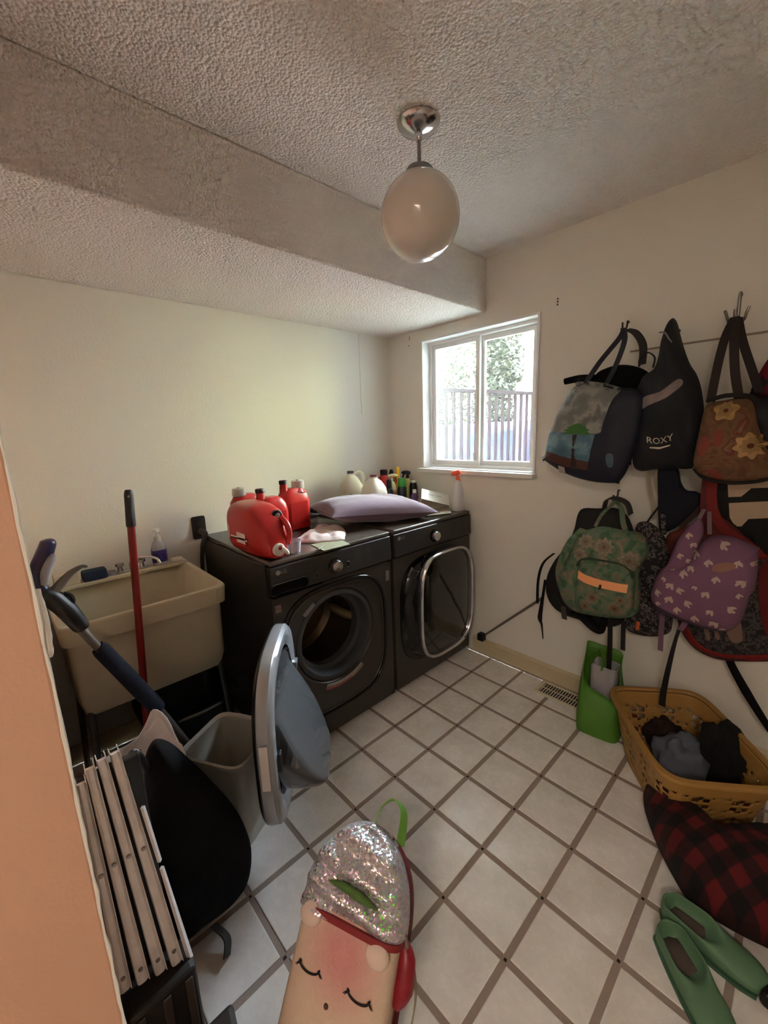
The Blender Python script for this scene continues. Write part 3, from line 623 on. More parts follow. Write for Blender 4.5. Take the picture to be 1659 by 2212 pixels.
# reacher tool
G = thing('reaching_tool', 'dark pistol grip reaching tool with navy foam sleeve leaning at the doorway', 'tool', (.72, -2.0, .3))
NAVY = M('navy_foam', (16, 22, 40), .85, bump=.2, bs=120)
def gx_(y, z, x=.72): return (x, y, z)
B().tube([gx_(-2.098, .975), gx_(-2.052, .862), gx_(-1.959, .668), gx_(-1.885, .50), gx_(-1.81, .31), gx_(-1.78, .22)], .0135, 12).build('pole', M('pole_grey', (104, 98, 92), .35, metal=.4), G)
B().tube([gx_(-2.037, .832), gx_(-2.032, .822), gx_(-1.975, .70), gx_(-1.91, .56), gx_(-1.90, .54), gx_(-1.897, .53)], [.015, .026, .027, .027, .024, .015], 14).build('foam_sleeve', NAVY, G)
B().tube([gx_(-2.153, 1.062), gx_(-2.13, 1.035), gx_(-2.10, .985), gx_(-2.075, .925), gx_(-2.070, .912)], [.020, .028, .028, .024, .018], 12).build('socket', BLKPL, G)
B().tube([gx_(-2.150, 1.065), gx_(-2.160, 1.10), gx_(-2.148, 1.135), gx_(-2.125, 1.175), gx_(-2.112, 1.205), gx_(-2.110, 1.215)], [.022, .022, .019, .022, .020, .008], 12).build('pistol_grip', M('grip_indigo', (34, 28, 58), .35), G)
B().tube([gx_(-2.140, 1.085, .735), gx_(-2.133, 1.12, .737), gx_(-2.115, 1.155, .737), gx_(-2.105, 1.17, .735)], [.010, .013, .012, .006], 10).build('grip_insert', M('insert_grey', (126, 124, 126), .5), G)
B().tube([gx_(-2.12, 1.055), gx_(-2.10, 1.075), gx_(-2.075, 1.098), gx_(-2.045, 1.112), gx_(-2.03, 1.108)], [.014, .013, .010, .006, .003], 10).build('trigger', M('trigger_grey', (92, 86, 78), .5), G)
B().tube([gx_(-2.10, 1.04), gx_(-2.085, 1.03), gx_(-2.08, 1.01), gx_(-2.09, .99)], .006, 8).build('trigger_guard', BLKPL, G)
B().tube([gx_(-1.782, .225), gx_(-1.765, .16), gx_(-1.75, .06), gx_(-1.745, .012)], [.016, .018, .014, .010], 10).build('jaw', BLKPL, G)

# ================================================================== left foreground
ww = thing('waste_basket', 'pale grey rectangular plastic waste basket behind the open washer door', 'waste basket', (.90, -1.66, 0))
ea, eb = Vector((-.49, .87)), Vector((.87, .49)); cW = Vector((.86, -1.712))
def rot_rect(prof, c, ea, eb, n=56, p=6):
    R_ = []
    for hx, hy, z in prof:
        R1 = []
        for i in range(n):
            t = 2*PI*(i+.5)/n; a, q = hx*math.copysign(abs(math.cos(t))**(2/p), math.cos(t)), hy*math.copysign(abs(math.sin(t))**(2/p), math.sin(t))
            v = c+ea*a+eb*q; R1.append((v.x, v.y, z))
        R_.append(R1)
    return R_
b = B(); b.rings(rot_rect([(.09, .10, .002), (.115, .125, .365), (.126, .136, .37), (.128, .138, .384), (.122, .132, .388), (.112, .122, .378), (.085, .095, .02)], cW, ea, eb))
b.build('body', M('bin_grey', (168, 166, 156), .45), ww)
q = cW-eb*.142; b = B(); b.tube([(q.x-.0+ea.x*.01, q.y+ea.y*.01, .22), (q.x+ea.x*.03, q.y+ea.y*.03, .235), (q.x+ea.x*.055, q.y+ea.y*.055, .225)], .006, 8); b.build('red_mark', M('red_smear', (110, 40, 30), .6), ww)
tc_ = thing('trash_can', 'round grey trash can in the corner behind the black bag', 'trash can', (.87, -2.015, 0))
b = B(); b.lathe([(.11, .002), (.142, .41), (.148, .415), (.150, .432), (.143, .434), (.137, .42), (.10, .03)], (.87, -2.015, 0), n=48); b.build('body', M('can_grey', (128, 122, 118), .4), tc_)
R_ = []
for k in range(9):
    t = k/8; R1 = []
    for i in range(56):
        a = 2*PI*i/56; rad = .128+.012*min(1, t*1.4)+.006*math.sin(a*9+t*3); z = .40+.06*math.sin(min(1, t*1.3)*PI*.75)
        pk = math.exp(-((a-2.2)**2)/.30); z += (t**1.2)*.15*pk*(1 if t > .3 else t); rad += .01*noise.noise(Vector((a*2, t*3, 0)))-pk*.03*t
        R1.append((.87+rad*math.cos(a), -2.015+rad*math.sin(a), z))
    R_.append(R1)
o = B().rings(R_, cap0=False, cap1=False).build('trash_bag', M('bag_white', (226, 224, 222), .5, bump=.3, bs=20), solid=.002); tag(o, 'white plastic liner bag bunched over the rim of the trash can', 'bag')
# black padded bag
kb = thing('black_duffel', 'large matte black padded bag slumped beside the folded metal rails', 'bag', (1.13, -1.93, 0))
BB = [(-2.03, .52), (-2.015, .62), (-1.985, .665), (-1.945, .63), (-1.90, .545), (-1.855, .45), (-1.805, .33), (-1.775, .21), (-1.775, .12), (-1.80, .045), (-1.85, .012), (-1.95, .012), (-2.03, .03), (-2.06, .15), (-2.05, .35)]
inflated('body', None, BLKCL, kb, front=.085, back=.13, p=4, wr=.008, val=1.10, pts=BB, axis='x')
B().ribbon([(1.17, -1.93, .05), (1.22, -1.91, .035), (1.25, -1.925, .012)], .03, .004, (.3, -.6, .5)).build('strap', M('strap_grey', (60, 58, 56), .7), kb)
B().tube([(1.12, -2.02, .62), (1.13, -2.03, .67), (1.13, -2.045, .70), (1.12, -2.06, .67), (1.11, -2.06, .60)], .008, 8).build('carry_handle', BLKPL, kb)
# folded aluminium frame
AL = M('aluminium', (222, 222, 222), .40, metal=.25, bump=.2, bs=60, var=.15, vs=20)
FR = thing('folded_metal_frame', 'folded stack of silver aluminium rails standing against the doorway wall', 'rack', (1.38, -2.11, 0))
rails = [((-2.165, .845), (-2.163, .352)), ((-2.148, .872), (-2.131, .346)), ((-2.128, .880), (-2.098, .336)), ((-2.106, .884), (-2.066, .330))]
xs = [1.372, 1.378, 1.38, 1.384]
for k, ((ya_, za_), (yb_, zb_)) in enumerate(rails):
    a, c = Vector((xs[k]-.02, ya_, za_)), Vector((xs[k]+.01, yb_, zb_)); d = (c-a).normalized(); side = Vector((0, 1, 0)); side = (side-d*side.dot(d)).normalized(); out = Vector((1, 0, 0)); out = (out-d*out.dot(d)).normalized()
    def prof(p, w_=.0115):
        R1 = []
        for s_, o_ in ((-1, -.022), (-1, 0), (-.85, .006), (-.4, .0085), (.4, .0085), (.75, .006), (.9, .012), (1, .012), (1, -.022), (.8, -.022), (.8, 0), (-.8, 0), (-.8, -.022)): R1.append(tuple(p+side*s_*w_+out*o_))
        return R1
    o = B().rings([prof(a+(c-a)*t, .0082+.0035*t) for t in (0, .25, .5, .75, 1)]).build('rail', AL, FR, smooth=False)
    for t in (.42, .93):
        p = a+(c-a)*t+out*.0085; bb = B(); bb.lathe([(.0045, 0), (.004, .0025), (.001, .003)], tuple(p), n=12, axis='x'); bb.build('rivet', STEEL, o)
a, c = Vector((1.40, -2.080, .76)), Vector((1.40, -2.040, .315))
o = B().tube([a, a+(c-a)*.33], .0045, 4).build('latch_bar', AL, FR, smooth=False)
o = B().tube([a+(c-a)*.37, c], [.0045, .0065], 4).build('latch_bar', AL, FR, smooth=False)
B().box((1.325, -2.172, .30), (1.345, -2.062, .84)).build('gap_shade_panel', M('housing_and_gap_dark', (26, 23, 20), .6, var=.3), FR, smooth=False, bevel=.004)  # added dark panel standing in for the shade between the rails
B().box((1.345, -2.172, .0), (1.43, -2.035, .325)).build('foot_housing', M('housing_and_gap_dark', (26, 23, 20), .6, var=.3), FR, smooth=False, bevel=.012)
for y_ in (-2.15, -2.10, -2.055): B().box((1.43, y_-.008, .02), (1.436, y_+.008, .31)).build('foot_rib', M('dark_rib', (58, 50, 44), .5), FR, smooth=False, bevel=.002)
bx = thing('dark_boot_tray', 'dark brown scuffed tray on the floor below the metal rails', 'tray', (1.35, -2.05, 0))
b = B(); b.rings([[(x, y, z) for x, y in ((1.44, -2.175), (1.74, -2.17), (1.70, -2.02), (1.44, -1.975))] for z in (.002, .16)]); b.build('body', M('tray_brown', (48, 38, 32), .6, var=.4, vs=12), bx, smooth=False, bevel=.012)
B().box((1.45, -2.09, .16), (1.68, -2.075, .166)).build('edge_strip', M('strip_pale', (96, 86, 78), .4), bx, smooth=False)

# ================================================================== on the washer and dryer
T0 = TOPZ+.001
DET = M('detergent_red', (172, 34, 30), .28, spec=.55, sub=.0); CAPD = M('cap_dark', (42, 24, 22), .5)
def jug(name, label, x, y, rz, hgt, wx, wy, clearcap=True, group='red detergent jugs on the washer', mat=None, capm=None, spout=True, z=T0):
    t_ = thing(name, label, 'bottle', (x, y, z), group); mat = mat or DET; capm = capm or CAPD
    Mx = Matrix.Translation((x, y, z)) @ Matrix.Rotation(rz, 4, 'Z')
    b = B(Mx); h = hgt
    b.srect([(wx*.8, wy*.8, 0), (wx*.95, wy*.95, .006), (wx, wy, .02), (wx, wy, h*.55), (wx*.93, wy*.92, h*.68), (wx*.75, wy*.72, h*.78), (wx*.55, wy*.45, h*.83)], p=3.6, n=40)
    b.build('body', mat, t_)
    if spout:
        b = B(Mx); b.tube([(0, -wy*.55, h*.70), (0, -wy*.62, h*.82), (0, -wy*.62, h*.93)], [.030, .021, .019], 16); b.build('neck', mat, t_)
        b = B(Mx); b.lathe([(.022, h*.925), (.0225, h*.985), (.020, h)], (0, -wy*.62, 0), n=20); b.build('cap', capm, t_)
    if clearcap:
        b = B(Mx); b.lathe([(.034, h*.80), (.036, h*.83), (.034, h*.955), (.030, h*.965)], (0, wy*.42, 0), n=24); b.build('measuring_cup', M('cup_cloudy', (205, 196, 188), .3, trans=.3), t_)
        b = B(Mx); b.lathe([(.008, 0), (.007, .004)], (0, wy*.42, h*.965), n=10); b.build('cup_button', M('taupe', (110, 96, 88), .5), t_)
        b = B(Mx); b.tube([(0, wy*.35, h*.74), (0, wy*.40, h*.81)], [.05, .034], 16); b.build('shoulder', mat, t_)
    b = B(Mx); b.srect([(.0015, wy*.62, h*.12), (.0015, wy*.62, h*.56)], (wx*.995, 0), p=8, n=20); b.build('grip_recess', M('detergent_red_dark', (150, 26, 24), .3), t_)
    return t_
jug('detergent_jug', 'red detergent jug with tall dark capped neck, rightmost, nearest the folded white cloth', .30, -1.035, .12, .275, .05, .092)
jug('detergent_jug', 'red detergent jug behind the one lying down, dark cap standing tallest on it', .42, -1.235, .1, .262, .055, .082, clearcap=False)
jug('detergent_jug', 'red detergent jug against the wall with clear measuring cup, nearest the outlet', .17, -1.245, PI+.1, .255, .05, .085, spout=False)
# big dispenser jug lying on its side with a white tap
t_ = thing('dispenser_jug', 'large red detergent jug lying down, white tap over the washer edge', 'bottle', (.60, -1.385, T0), 'red detergent jugs on the washer')
b = B(); R_ = []
for x_, hy, hz, dz in ((.44, .062, .085, .11), (.45, .085, .108, .112), (.48, .092, .114, .115), (.60, .092, .112, .113), (.66, .088, .105, .106), (.70, .07, .082, .084), (.73, .050, .056, .058), (.745, .034, .038, .045)):
    R_.append([(x_, -1.385+a, T0+dz+c_) for a, c_ in sq_ring(0, 0, hy, hz, 3.2, 48)])
b.rings(R_).build('body', DET, t_)
B().tube([(.690, -1.330, 1.145), (.725, -1.322, 1.115), (.735, -1.320, 1.075), (.72, -1.325, 1.035)], [.014, .013, .012, .016], 12).build('handle', DET, t_)
B().lathe([(.024, 0), (.024, .016), (.020, .019)], (.672, -1.345, 1.155), n=28, axis='x').build('filler_cap', M('cap_black', (24, 22, 24), .35), t_)
B().lathe([(.012, 0), (.009, .004), (.001, .005)], (.690, -1.345, 1.155), n=20, axis='x').build('filler_cap_ring', M('cap_grey', (120, 116, 112), .4), t_)
b = B(); b.lathe([(.026, 0), (.028, .010), (.024, .018), (.005, .02)], (.744, -1.385, T0+.043), n=28, axis='x'); tp_ = b.build('tap', M('tap_white', (222, 214, 202), .4), t_)
B().tube([(.760, -1.375, T0+.050), (.775, -1.362, T0+.036), (.777, -1.358, T0+.022)], [.009, .008, .007], 10).build('tap_spout', MATS['tap_white'], tp_)
B().lathe([(.008, 0), (.008, .004)], (.764, -1.385, T0+.052), n=16, axis='x').build('tap_button', M('tap_red', (150, 40, 34), .4), tp_)
b = B(); b.box((.56, -1.4785, 1.045), (.64, -1.477, 1.09)); b.box((.50, -1.4785, 1.06), (.66, -1.477, 1.068)); b.box((.47, -1.4785, 1.05), (.485, -1.477, 1.11)); b.build('label', M('label_white', (214, 206, 200), .5), t_, smooth=False)['kind'] = 'stuff'
cu = thing('measuring_cup', 'small cloudy plastic measuring cup standing beside the jug with the tap', 'cup', (.70, -1.285, T0))
B().lathe([(.001, 0), (.030, 0), (.036, .055), (.0345, .055), (.0285, .003), (.001, .003)], (.70, -1.287, T0), n=32, caps=(False, False)).build('body', CLEARPL, cu)
# white cloth and papers
o = inflated('folded_cloth', None, M('cloth_white', (208, 196, 190), .9, bump=.3, bs=20), None, front=.028, back=.0, p=2.5, wr=.012, ws=16, val=T0+.001, axis='z', pts=[(.56, -1.20), (.49, -1.11), (.42, -1.0), (.38, -.90), (.47, -.86), (.58, -.90), (.67, -.975), (.715, -1.02), (.69, -1.09), (.62, -1.17)]); tag(o, 'crumpled white cloth lying on the washer beside the purple pillow', 'cloth')
o = B().rings([[(.66, -1.17, z), (.795, -1.19, z), (.80, -1.045, z), (.69, -1.02, z)] for z in (T0, T0+.0025)]).build('paper_sheet', M('paper_green', (128, 130, 104), .6), smooth=False); tag(o, 'greenish paper sheet lying flat at the front edge of the washer', 'paper')
o = B().tube([(.765, -1.20, T0+.006), (.75, -1.17, T0+.006), (.74, -1.15, T0+.008)], [.003, .006, .003], 8).build('twisted_tag', M('tag_grey', (120, 116, 98), .6)); tag(o, 'tiny twisted grey tag lying on the green paper sheet', 'tag')
cb = thing('cable_bundle', 'thin dark cables lying at the back of the washer behind the cloth', 'cable', (.12, -.72, T0))
for k in range(3): B().tube([(.10+.02*k, -1.0+.05*k, T0+.006), (.06+.03*k, -.90, T0+.03+.01*k), (.12, -.80+.02*k, T0+.012), (.08+.03*k, -.70, T0+.02), (.16, -.60, T0+.008)], .005, 8).build('cable', M('cable_grey', (84, 84, 74), .5), cb)
B().box((.075, -.80, T0), (.12, -.765, T0+.055)).build('adapter', BLKPL, cb, smooth=False, bevel=.004)
# purple pillow
P = thing('throw_pillow', 'purple throw pillow lying across the washer and the dryer', 'pillow', (.55, -.58, T0+.07))
PU = M('pillow_purple', (90, 66, 82), .85, bump=.15, bs=30, sheen=.3)
ax = Vector((.20, .80, -.07)).normalized(); ay = Vector((-.93, .24, 0)).normalized(); az = ax.cross(ay).normalized(); az = az if az.z > 0 else -az
c0 = Vector((.50, -.63, T0+.070)); b = B()
for sd in (1, -1):
    n_ = 34; vs = []; fs = []
    for i in range(n_+1):
        for j in range(n_+1):
            a, q = -1+2*i/n_, -1+2*j/n_
            e = (1-abs(a)**2.6)*(1-abs(q)**2.6); pin = 1-.10*(1-abs(a)**2)*abs(q)**4; pin2 = 1-.08*(1-abs(q)**2)*abs(a)**4
            h = max(0, e)**.55*(.082 if sd > 0 else .064); cr = .012*noise.noise(Vector((a*2.2, q*2.2, sd)))*e+.010*math.exp(-((a-.35+q*.3)**2)/.01)*e*(sd > 0)
            v = c0+ax*a*.335*pin2+ay*q*.20*pin+az*sd*(h+cr); vs.append(tuple(v))
    for i in range(n_):
        for j in range(n_): fs.append((i*(n_+1)+j, (i+1)*(n_+1)+j, (i+1)*(n_+1)+j+1, i*(n_+1)+j+1))
    b.add(vs, fs)
o = b.build('cover', PU, P, auto=1.6)
B().tube([tuple(c0+ax*-.312+ay*q*.18) for q in (-1, -.5, 0, .5, 1)], .0025, 6).build('seam_piping', PU, P)
# jugs and bottles by the corner
MILK = M('milky_plastic', (206, 200, 184), .35)
def milk(label, x, y, hgt, capc, handle, rz=0):
    t_ = thing('vinegar_jug', label, 'jug', (x, y, T0), 'milky white jugs by the corner'); Mx = Matrix.Translation((x, y, T0)) @ Matrix.Rotation(rz, 4, 'Z')
    B(Mx).srect([(.065, .065, 0), (.074, .074, .01), (.075, .075, hgt*.52), (.068, .068, hgt*.66), (.045, .045, hgt*.82), (.022, .022, hgt*.90), (.021, .021, hgt*.94)], p=3.2, n=40).build('body', MILK, t_)
    B(Mx).lathe([(.022, hgt*.935), (.0225, hgt*.995), (.02, hgt)], n=20).build('cap', M(capc[0], capc[1], .5), t_)
    if handle: B(Mx).tube([(0, .02, hgt*.90), (0, .055, hgt*.96), (0, .085, hgt*.90), (0, .095, hgt*.74), (0, .07, hgt*.60)], [.011, .011, .012, .012, .011], 12).build('handle', MILK, t_)
    return t_
j1 = milk('milky white jug with dark cap standing against the wall, handle to the right', .115, -.480, .262, ('cap_navy', (34, 30, 44)), True, -.25)
j2 = milk('squat milky white jug with maroon cap and purple lettering behind the pillow', .30, -.44, .245, ('cap_maroon', (92, 40, 44)), False)
b_ = M('ink_purple', (74, 34, 92), .5)
def cyl_fn(cx, cy, rad, z, a0):
    return lambda x, y: (cx+rad*math.cos(a0+x/rad), cy+rad*math.sin(a0+x/rad), z+y)
dn = Vector((.72, -.68, 0)).normalized()
text_on('lettering', 'MILK', .030, lambda x, y: (.375+.0015, -.43+x, T0+.100+y), b_, j2)
B().box((.3755, -.465, T0+.080), (.3768, -.385, T0+.084)).build('label_bar', b_, j2, smooth=False)
B().tube([(.3765, -.455, T0+.118), (.3765, -.425, T0+.126), (.3765, -.395, T0+.118)], .0012, 5).build('label_arc', b_, j2)
B().box((.19, -.555, T0+.04), (.193, -.535, T0+.12)).build('dark_label', BLKPL, j1, smooth=False)
def lathe_bottle(name, label, x, y, prof, mat, top=None, topm=None, group='cleaning bottles in the corner', lab=None, extra=None, z=T0):
    t_ = thing(name, label, 'bottle', (x, y, z), group); B().lathe(prof, (x, y, z), n=24).build('body', mat, t_)
    if top: B().lathe(top, (x, y, z), n=20).build('cap', topm, t_)
    if lab: B().lathe(lab[0], (x, y, z), n=24, caps=(False, False)).build('label', lab[1], t_)
    if extra: extra(t_, x, y, z)
    return t_
YEL = M('yellow_plastic', (226, 176, 44), .4); GRN = M('green_cap', (70, 150, 66), .4); BK = M('bottle_black', (22, 22, 26), .35)
def trigger(m1, hgt, d=(1, 0), colr=None):
    def f(t_, x, y, z):
        dx, dy = d
        b = B(); b.tube([(x, y, z+hgt-.008), (x, y, z+hgt+.02)], [.012, .011], 12); b.tube([(x-dx*.022, y-dy*.022, z+hgt+.028), (x, y, z+hgt+.034), (x+dx*.03, y+dy*.03, z+hgt+.034), (x+dx*.042, y+dy*.042, z+hgt+.03)], [.010, .014, .012, .007], 12)
        b.build('spray_head', m1, t_)
        B().tube([(x+dx*.02, y+dy*.02, z+hgt+.025), (x+dx*.034, y+dy*.034, z+hgt+.005), (x+dx*.03, y+dy*.03, z+hgt-.022)], [.006, .006, .004], 8).build('trigger', colr or m1, t_)
    return f
lathe_bottle('red_jerry_bottle', 'round shouldered red bottle with a wide dark cap in the corner', .11, -.17, [(.055, 0), (.06, .01), (.06, .13), (.052, .17), (.03, .20), (.024, .21)], DET, [(.026, .205), (.027, .24), (.024, .243)], CAPD)
lathe_bottle('yellow_brush_bottle', 'tall yellow nozzle bottle rising over the green capped one', .19, -.11, [(.03, 0), (.032, .01), (.032, .13), (.02, .165)], YEL, [(.022, .165), (.018, .18), (.013, .185), (.016, .22), (.015, .25), (.006, .262)], YEL)
lathe_bottle('small_dark_bottle', 'dark topped bottle half hidden between the red and yellow bottles', .09, -.075, [(.028, 0), (.028, .15), (.02, .17)], M('bottle_brown', (90, 34, 30), .4), [(.016, .17), (.016, .21), (.012, .232), (.003, .238)], BK)
lathe_bottle('black_spray_bottle', 'black trigger spray bottle with pale yellow label nearest the window wall', .235, -.055, [(.03, 0), (.033, .01), (.033, .13), (.02, .165), (.013, .178)], M('label_cream', (200, 190, 120), .5), None, None, extra=trigger(BK, .185, (-.8, -.6)))
lathe_bottle('dark_stubby_bottle', 'dark stubby bottle with white rimmed cap below the spray nozzle', .285, -.05, [(.028, 0), (.03, .01), (.028, .12), (.022, .15)], BK, [(.020, .15), (.020, .158), (.016, .165)], WHT)
lathe_bottle('green_capped_bottle', 'dark bottle with a bright green cap in front of the window wall', .265, -.145, [(.03, 0), (.031, .008), (.030, .12), (.027, .13)], M('bottle_slate', (46, 48, 56), .4), [(.027, .13), (.030, .135), (.028, .185), (.026, .19)], GRN)
lathe_bottle('white_trigger_bottle', 'white triggered bottle with orange label leaning beside the red bottle', .225, -.205, [(.03, 0), (.033, .01), (.033, .12), (.02, .16), (.013, .17)], M('bottle_ivory', (206, 190, 150), .4), None, None, lab=([(.034, .03), (.034, .11)], M('label_orange', (170, 84, 44), .5, col2=(196, 180, 150), vs=30)), extra=trigger(M('trigger_ivory', (216, 206, 160), .4), .175, (.6, .8), RED))
lathe_bottle('black_pump_bottle', 'slim black bottle with ribbed black cap behind the squat jug', .255, -.26, [(.026, 0), (.028, .008), (.028, .11), (.02, .13)], BK, [(.017, .13), (.019, .14), (.018, .185), (.012, .192)], BK)
lathe_bottle('purple_squat_bottle', 'small purple bottle with white cap beside the open carton', .36, -.12, [(.03, 0), (.034, .01), (.034, .05), (.02, .08), (.012, .09)], M('bottle_purple', (100, 60, 112), .35), [(.013, .09), (.013, .11), (.010, .114)], WHT)
# open carton with film
BXM = M('carton_white', (206, 198, 182), .7, var=.05)
bc = thing('open_carton', 'open cream cardboard carton beside the spray bottle on the dryer', 'box', (.55, -.20, T0))
def slab(quad, name, mat, parent, t=.002):
    a, b1, c_, d_ = [Vector(v) for v in quad]; n_ = (b1-a).cross(d_-a).normalized()*t
    return B().rings([[tuple(v) for v in (a, b1, c_, d_)], [tuple(v+n_) for v in (a, b1, c_, d_)]]).build(name, mat, parent, smooth=False)
zb = T0+.004; Q1, Q2, Q3, Q4 = (.45, -.225, zb), (.585, -.045, zb), (.70, -.155, zb), (.60, -.335, zb)
L1, L2, L3, L4 = (.53, -.235, 1.128), (.595, -.045, 1.068), (.675, -.135, 1.018), (.615, -.335, 1.085)
slab((Q1, Q2, Q3, Q4), 'bottom_panel', BXM, bc)
slab((Q1, Q2, L2, L1), 'back_panel', BXM, bc); slab((Q2, Q3, L3, L2), 'side_panel', BXM, bc)
slab((Q1, Q4, (.61, -.33, 1.03), (.53, -.24, 1.06)), 'side_panel', BXM, bc)
lidp = slab((L1, L2, L3, L4), 'lid_flap', BXM, bc)
slab((Q3, Q4, (.668, -.345, zb), (.735, -.20, zb)), 'front_flap', BXM, bc)
t1, t2, t3, t4 = [Vector(q) for q in (L1, L2, L3, L4)]; nl = (t2-t1).cross(t4-t1).normalized(); nl = nl if nl.z > 0 else -nl
for s0, s1_, v0 in ((.25, .45, .45), (.50, .70, .42)):
    q = [t1.lerp(t2, a).lerp(t4.lerp(t3, a), v)+nl*.0032 for a, v in ((s0, v0), (s1_, v0), (s1_, v0+.07), (s0, v0+.07))]
    B().add([tuple(v) for v in q], [(0, 1, 2, 3)]).build('printed_line', M('print_grey', (150, 148, 156), .6), lidp, smooth=False)
o = inflated('plastic_film', None, M('film_pale', (170, 188, 190), .25, col2=(88, 116, 118), vs=25, bump=.5, bs=30), None, front=.05, back=0, p=2.2, wr=.012, ws=22, val=T0+.004, axis='z', pts=[(.34, -.33), (.36, -.25), (.43, -.235), (.50, -.27), (.56, -.315), (.50, -.35), (.42, -.36)]); tag(o, 'crinkled pale plastic film wrapper between the pillow and the carton', 'wrapper')
sb = thing('stain_spray_bottle', 'slim white spray bottle with an orange top at the dryer corner', 'bottle', (.70, -.078, T0))
B().srect([(.030, .042, T0), (.034, .046, T0+.008), (.032, .044, T0+.03), (.027, .036, T0+.08), (.026, .034, T0+.13), (.016, .020, T0+.175), (.013, .014, T0+.20)], (.70, -.078), n=36, p=2.6).build('body', M('bottle_white', (206, 202, 204), .3), sb)
b = B(); b.lathe([(.015, .19), (.016, .215), (.014, .225)], (.70, -.078, 0), n=18); b.tube([(.66, -.092, .235), (.70, -.078, .243), (.705, -.082, .243), (.72, -.078, .238)], [.012, .018, .017, .010], 12)
b.v = [(x, y, z+T0) for x, y, z in b.v]; b.build('spray_head', M('orange_head', (226, 92, 58), .35), sb)
B().tube([(.70, -.083, T0+.235), (.712, -.079, T0+.215), (.71, -.08, T0+.195)], [.006, .005, .004], 8).build('trigger', WHT, sb)
B().srect([(.0015, .02, T0+.03), (.0015, .024, T0+.07), (.0015, .016, T0+.115)], (.713, -.088), n=24, p=2.4).build('label', multi('spray_label', 30, [(0, (60, 66, 70)), (.5, (190, 186, 184))], .4), sb)
# wall boxes
def wall_box(label, y, z, hose):
    t_ = thing('washer_outlet_box', label, 'outlet', (0, y, z)); b = B()
    b.rings([[(x, y+a, z+c_) for a, c_ in sq_ring(0, 0, hy, hz, 9, 32)] for x, hy, hz in ((.0005, .036, .062), (.005, .036, .062), (.006, .031, .057))]); b.build('cover_plate', M('dark_brown_plastic', (30, 24, 20), .5), t_)
    for dz in (-.022, .02): B().lathe([(.013, 0), (.012, .004)], (.006, y, z+dz), n=16, axis='x').build('socket', BLKPL, t_)
    if hose: B().tube([(.006, y, z-.022), (.05, y+.005, z-.025), (.075, y+.02, z-.06), (.07, y+.035, z-.10), (.04, y+.06, z-.20)], [.016, .018, .014, .012, .012], 12).build('plug_cord', M('cord_grey', (56, 56, 50), .5), t_)
wall_box('dark wall outlet with a thick grey plug above the washer corner', -1.447, 1.02, False)
pc = thing('power_cord', 'thick grey power cord plugged into the outlet beside the sink', 'cord', (.01, -1.447, 1.0))
B().tube([(.012, -1.447, 1.0), (.055, -1.44, .995), (.075, -1.45, .965), (.07, -1.462, .93), (.05, -1.47, .80), (.04, -1.475, .5), (.04, -1.478, .2)], [.015, .017, .014, .012, .010, .010, .010], 12).build('cable', M('cord_grey', (62, 62, 56), .5), pc)
wall_box('dark wall outlet half hidden behind the red detergent jugs', -1.235, 1.035, False)
# ================================================================== hooks and bags on the window wall
def hook(x, z, label, big=False):
    t_ = thing('wall_hook', label, 'hook', (x, YW, z), 'screw hooks on the window wall')
    if big:
        B().tube([(x, YW, z+.07), (x, YW-.02, z+.075), (x, YW-.024, z+.06), (x, YW-.02, z-.02), (x, YW-.05, z-.045), (x, YW-.085, z-.02), (x, YW-.09, z+.005)], .0055, 10).build('shank', STEEL, t_)
        for dx in (-.03, .03): B().tube([(x, YW-.022, z-.01), (x+dx*.7, YW-.04, z-.03), (x+dx, YW-.06, z-.005), (x+dx*1.2, YW-.06, z+.012)], .005, 8).build('prong', STEEL, t_)
    else:
        B().tube([(x, YW, z+.02), (x, YW-.02, z+.022), (x, YW-.024, z), (x, YW-.05, z-.025), (x, YW-.08, z-.012), (x, YW-.084, z+.008)], .004, 8).build('shank', M('hook_dark', (60, 54, 48), .4, metal=.7), t_)
    return t_
hook(1.585, 1.925, 'small metal hook holding the beach print tote')
hook(1.975, 1.895, 'tall silver three pronged hook holding the floral tote', True)
hook(1.600, 1.150, 'small dark hook above the green flowered backpack'); hook(1.79, 1.14, 'small dark hook above the black and white patterned bag')
hook(1.95, 1.155, 'small dark hook above the purple backpack'); hook(1.785, 1.85, 'small dark hook behind the pointed navy backpack top')
# black duffel behind the tote
dfl = thing('black_shoulder_bag', 'black shoulder bag hanging behind the beach print tote', 'bag', (1.58, -.06, 1.5))
inflated('body', 'duffle', BLKCL, dfl, front=.035, back=.05, wr=.006)
B().tube([(1.50, -.11, 1.70), (1.43, -.11, 1.708), (1.36, -.11, 1.702)], [.018, .017, .015], 12).build('side_roll', BLKCL, dfl)
B().ribbon([(1.675, -.10, 1.73), (1.678, -.105, 1.765), (1.705, -.108, 1.783), (1.732, -.105, 1.760), (1.728, -.10, 1.72)], .012, .005, (0, 1, 0)).build('handle', BLKPL, dfl)
B().ribbon([(1.60, -.06, 1.90), (1.64, -.065, 1.88), (1.675, -.07, 1.82), (1.68, -.08, 1.74)], .03, .004, (1, .3, .2)).build('strap', M('strap_charcoal', (48, 44, 42), .85), dfl)
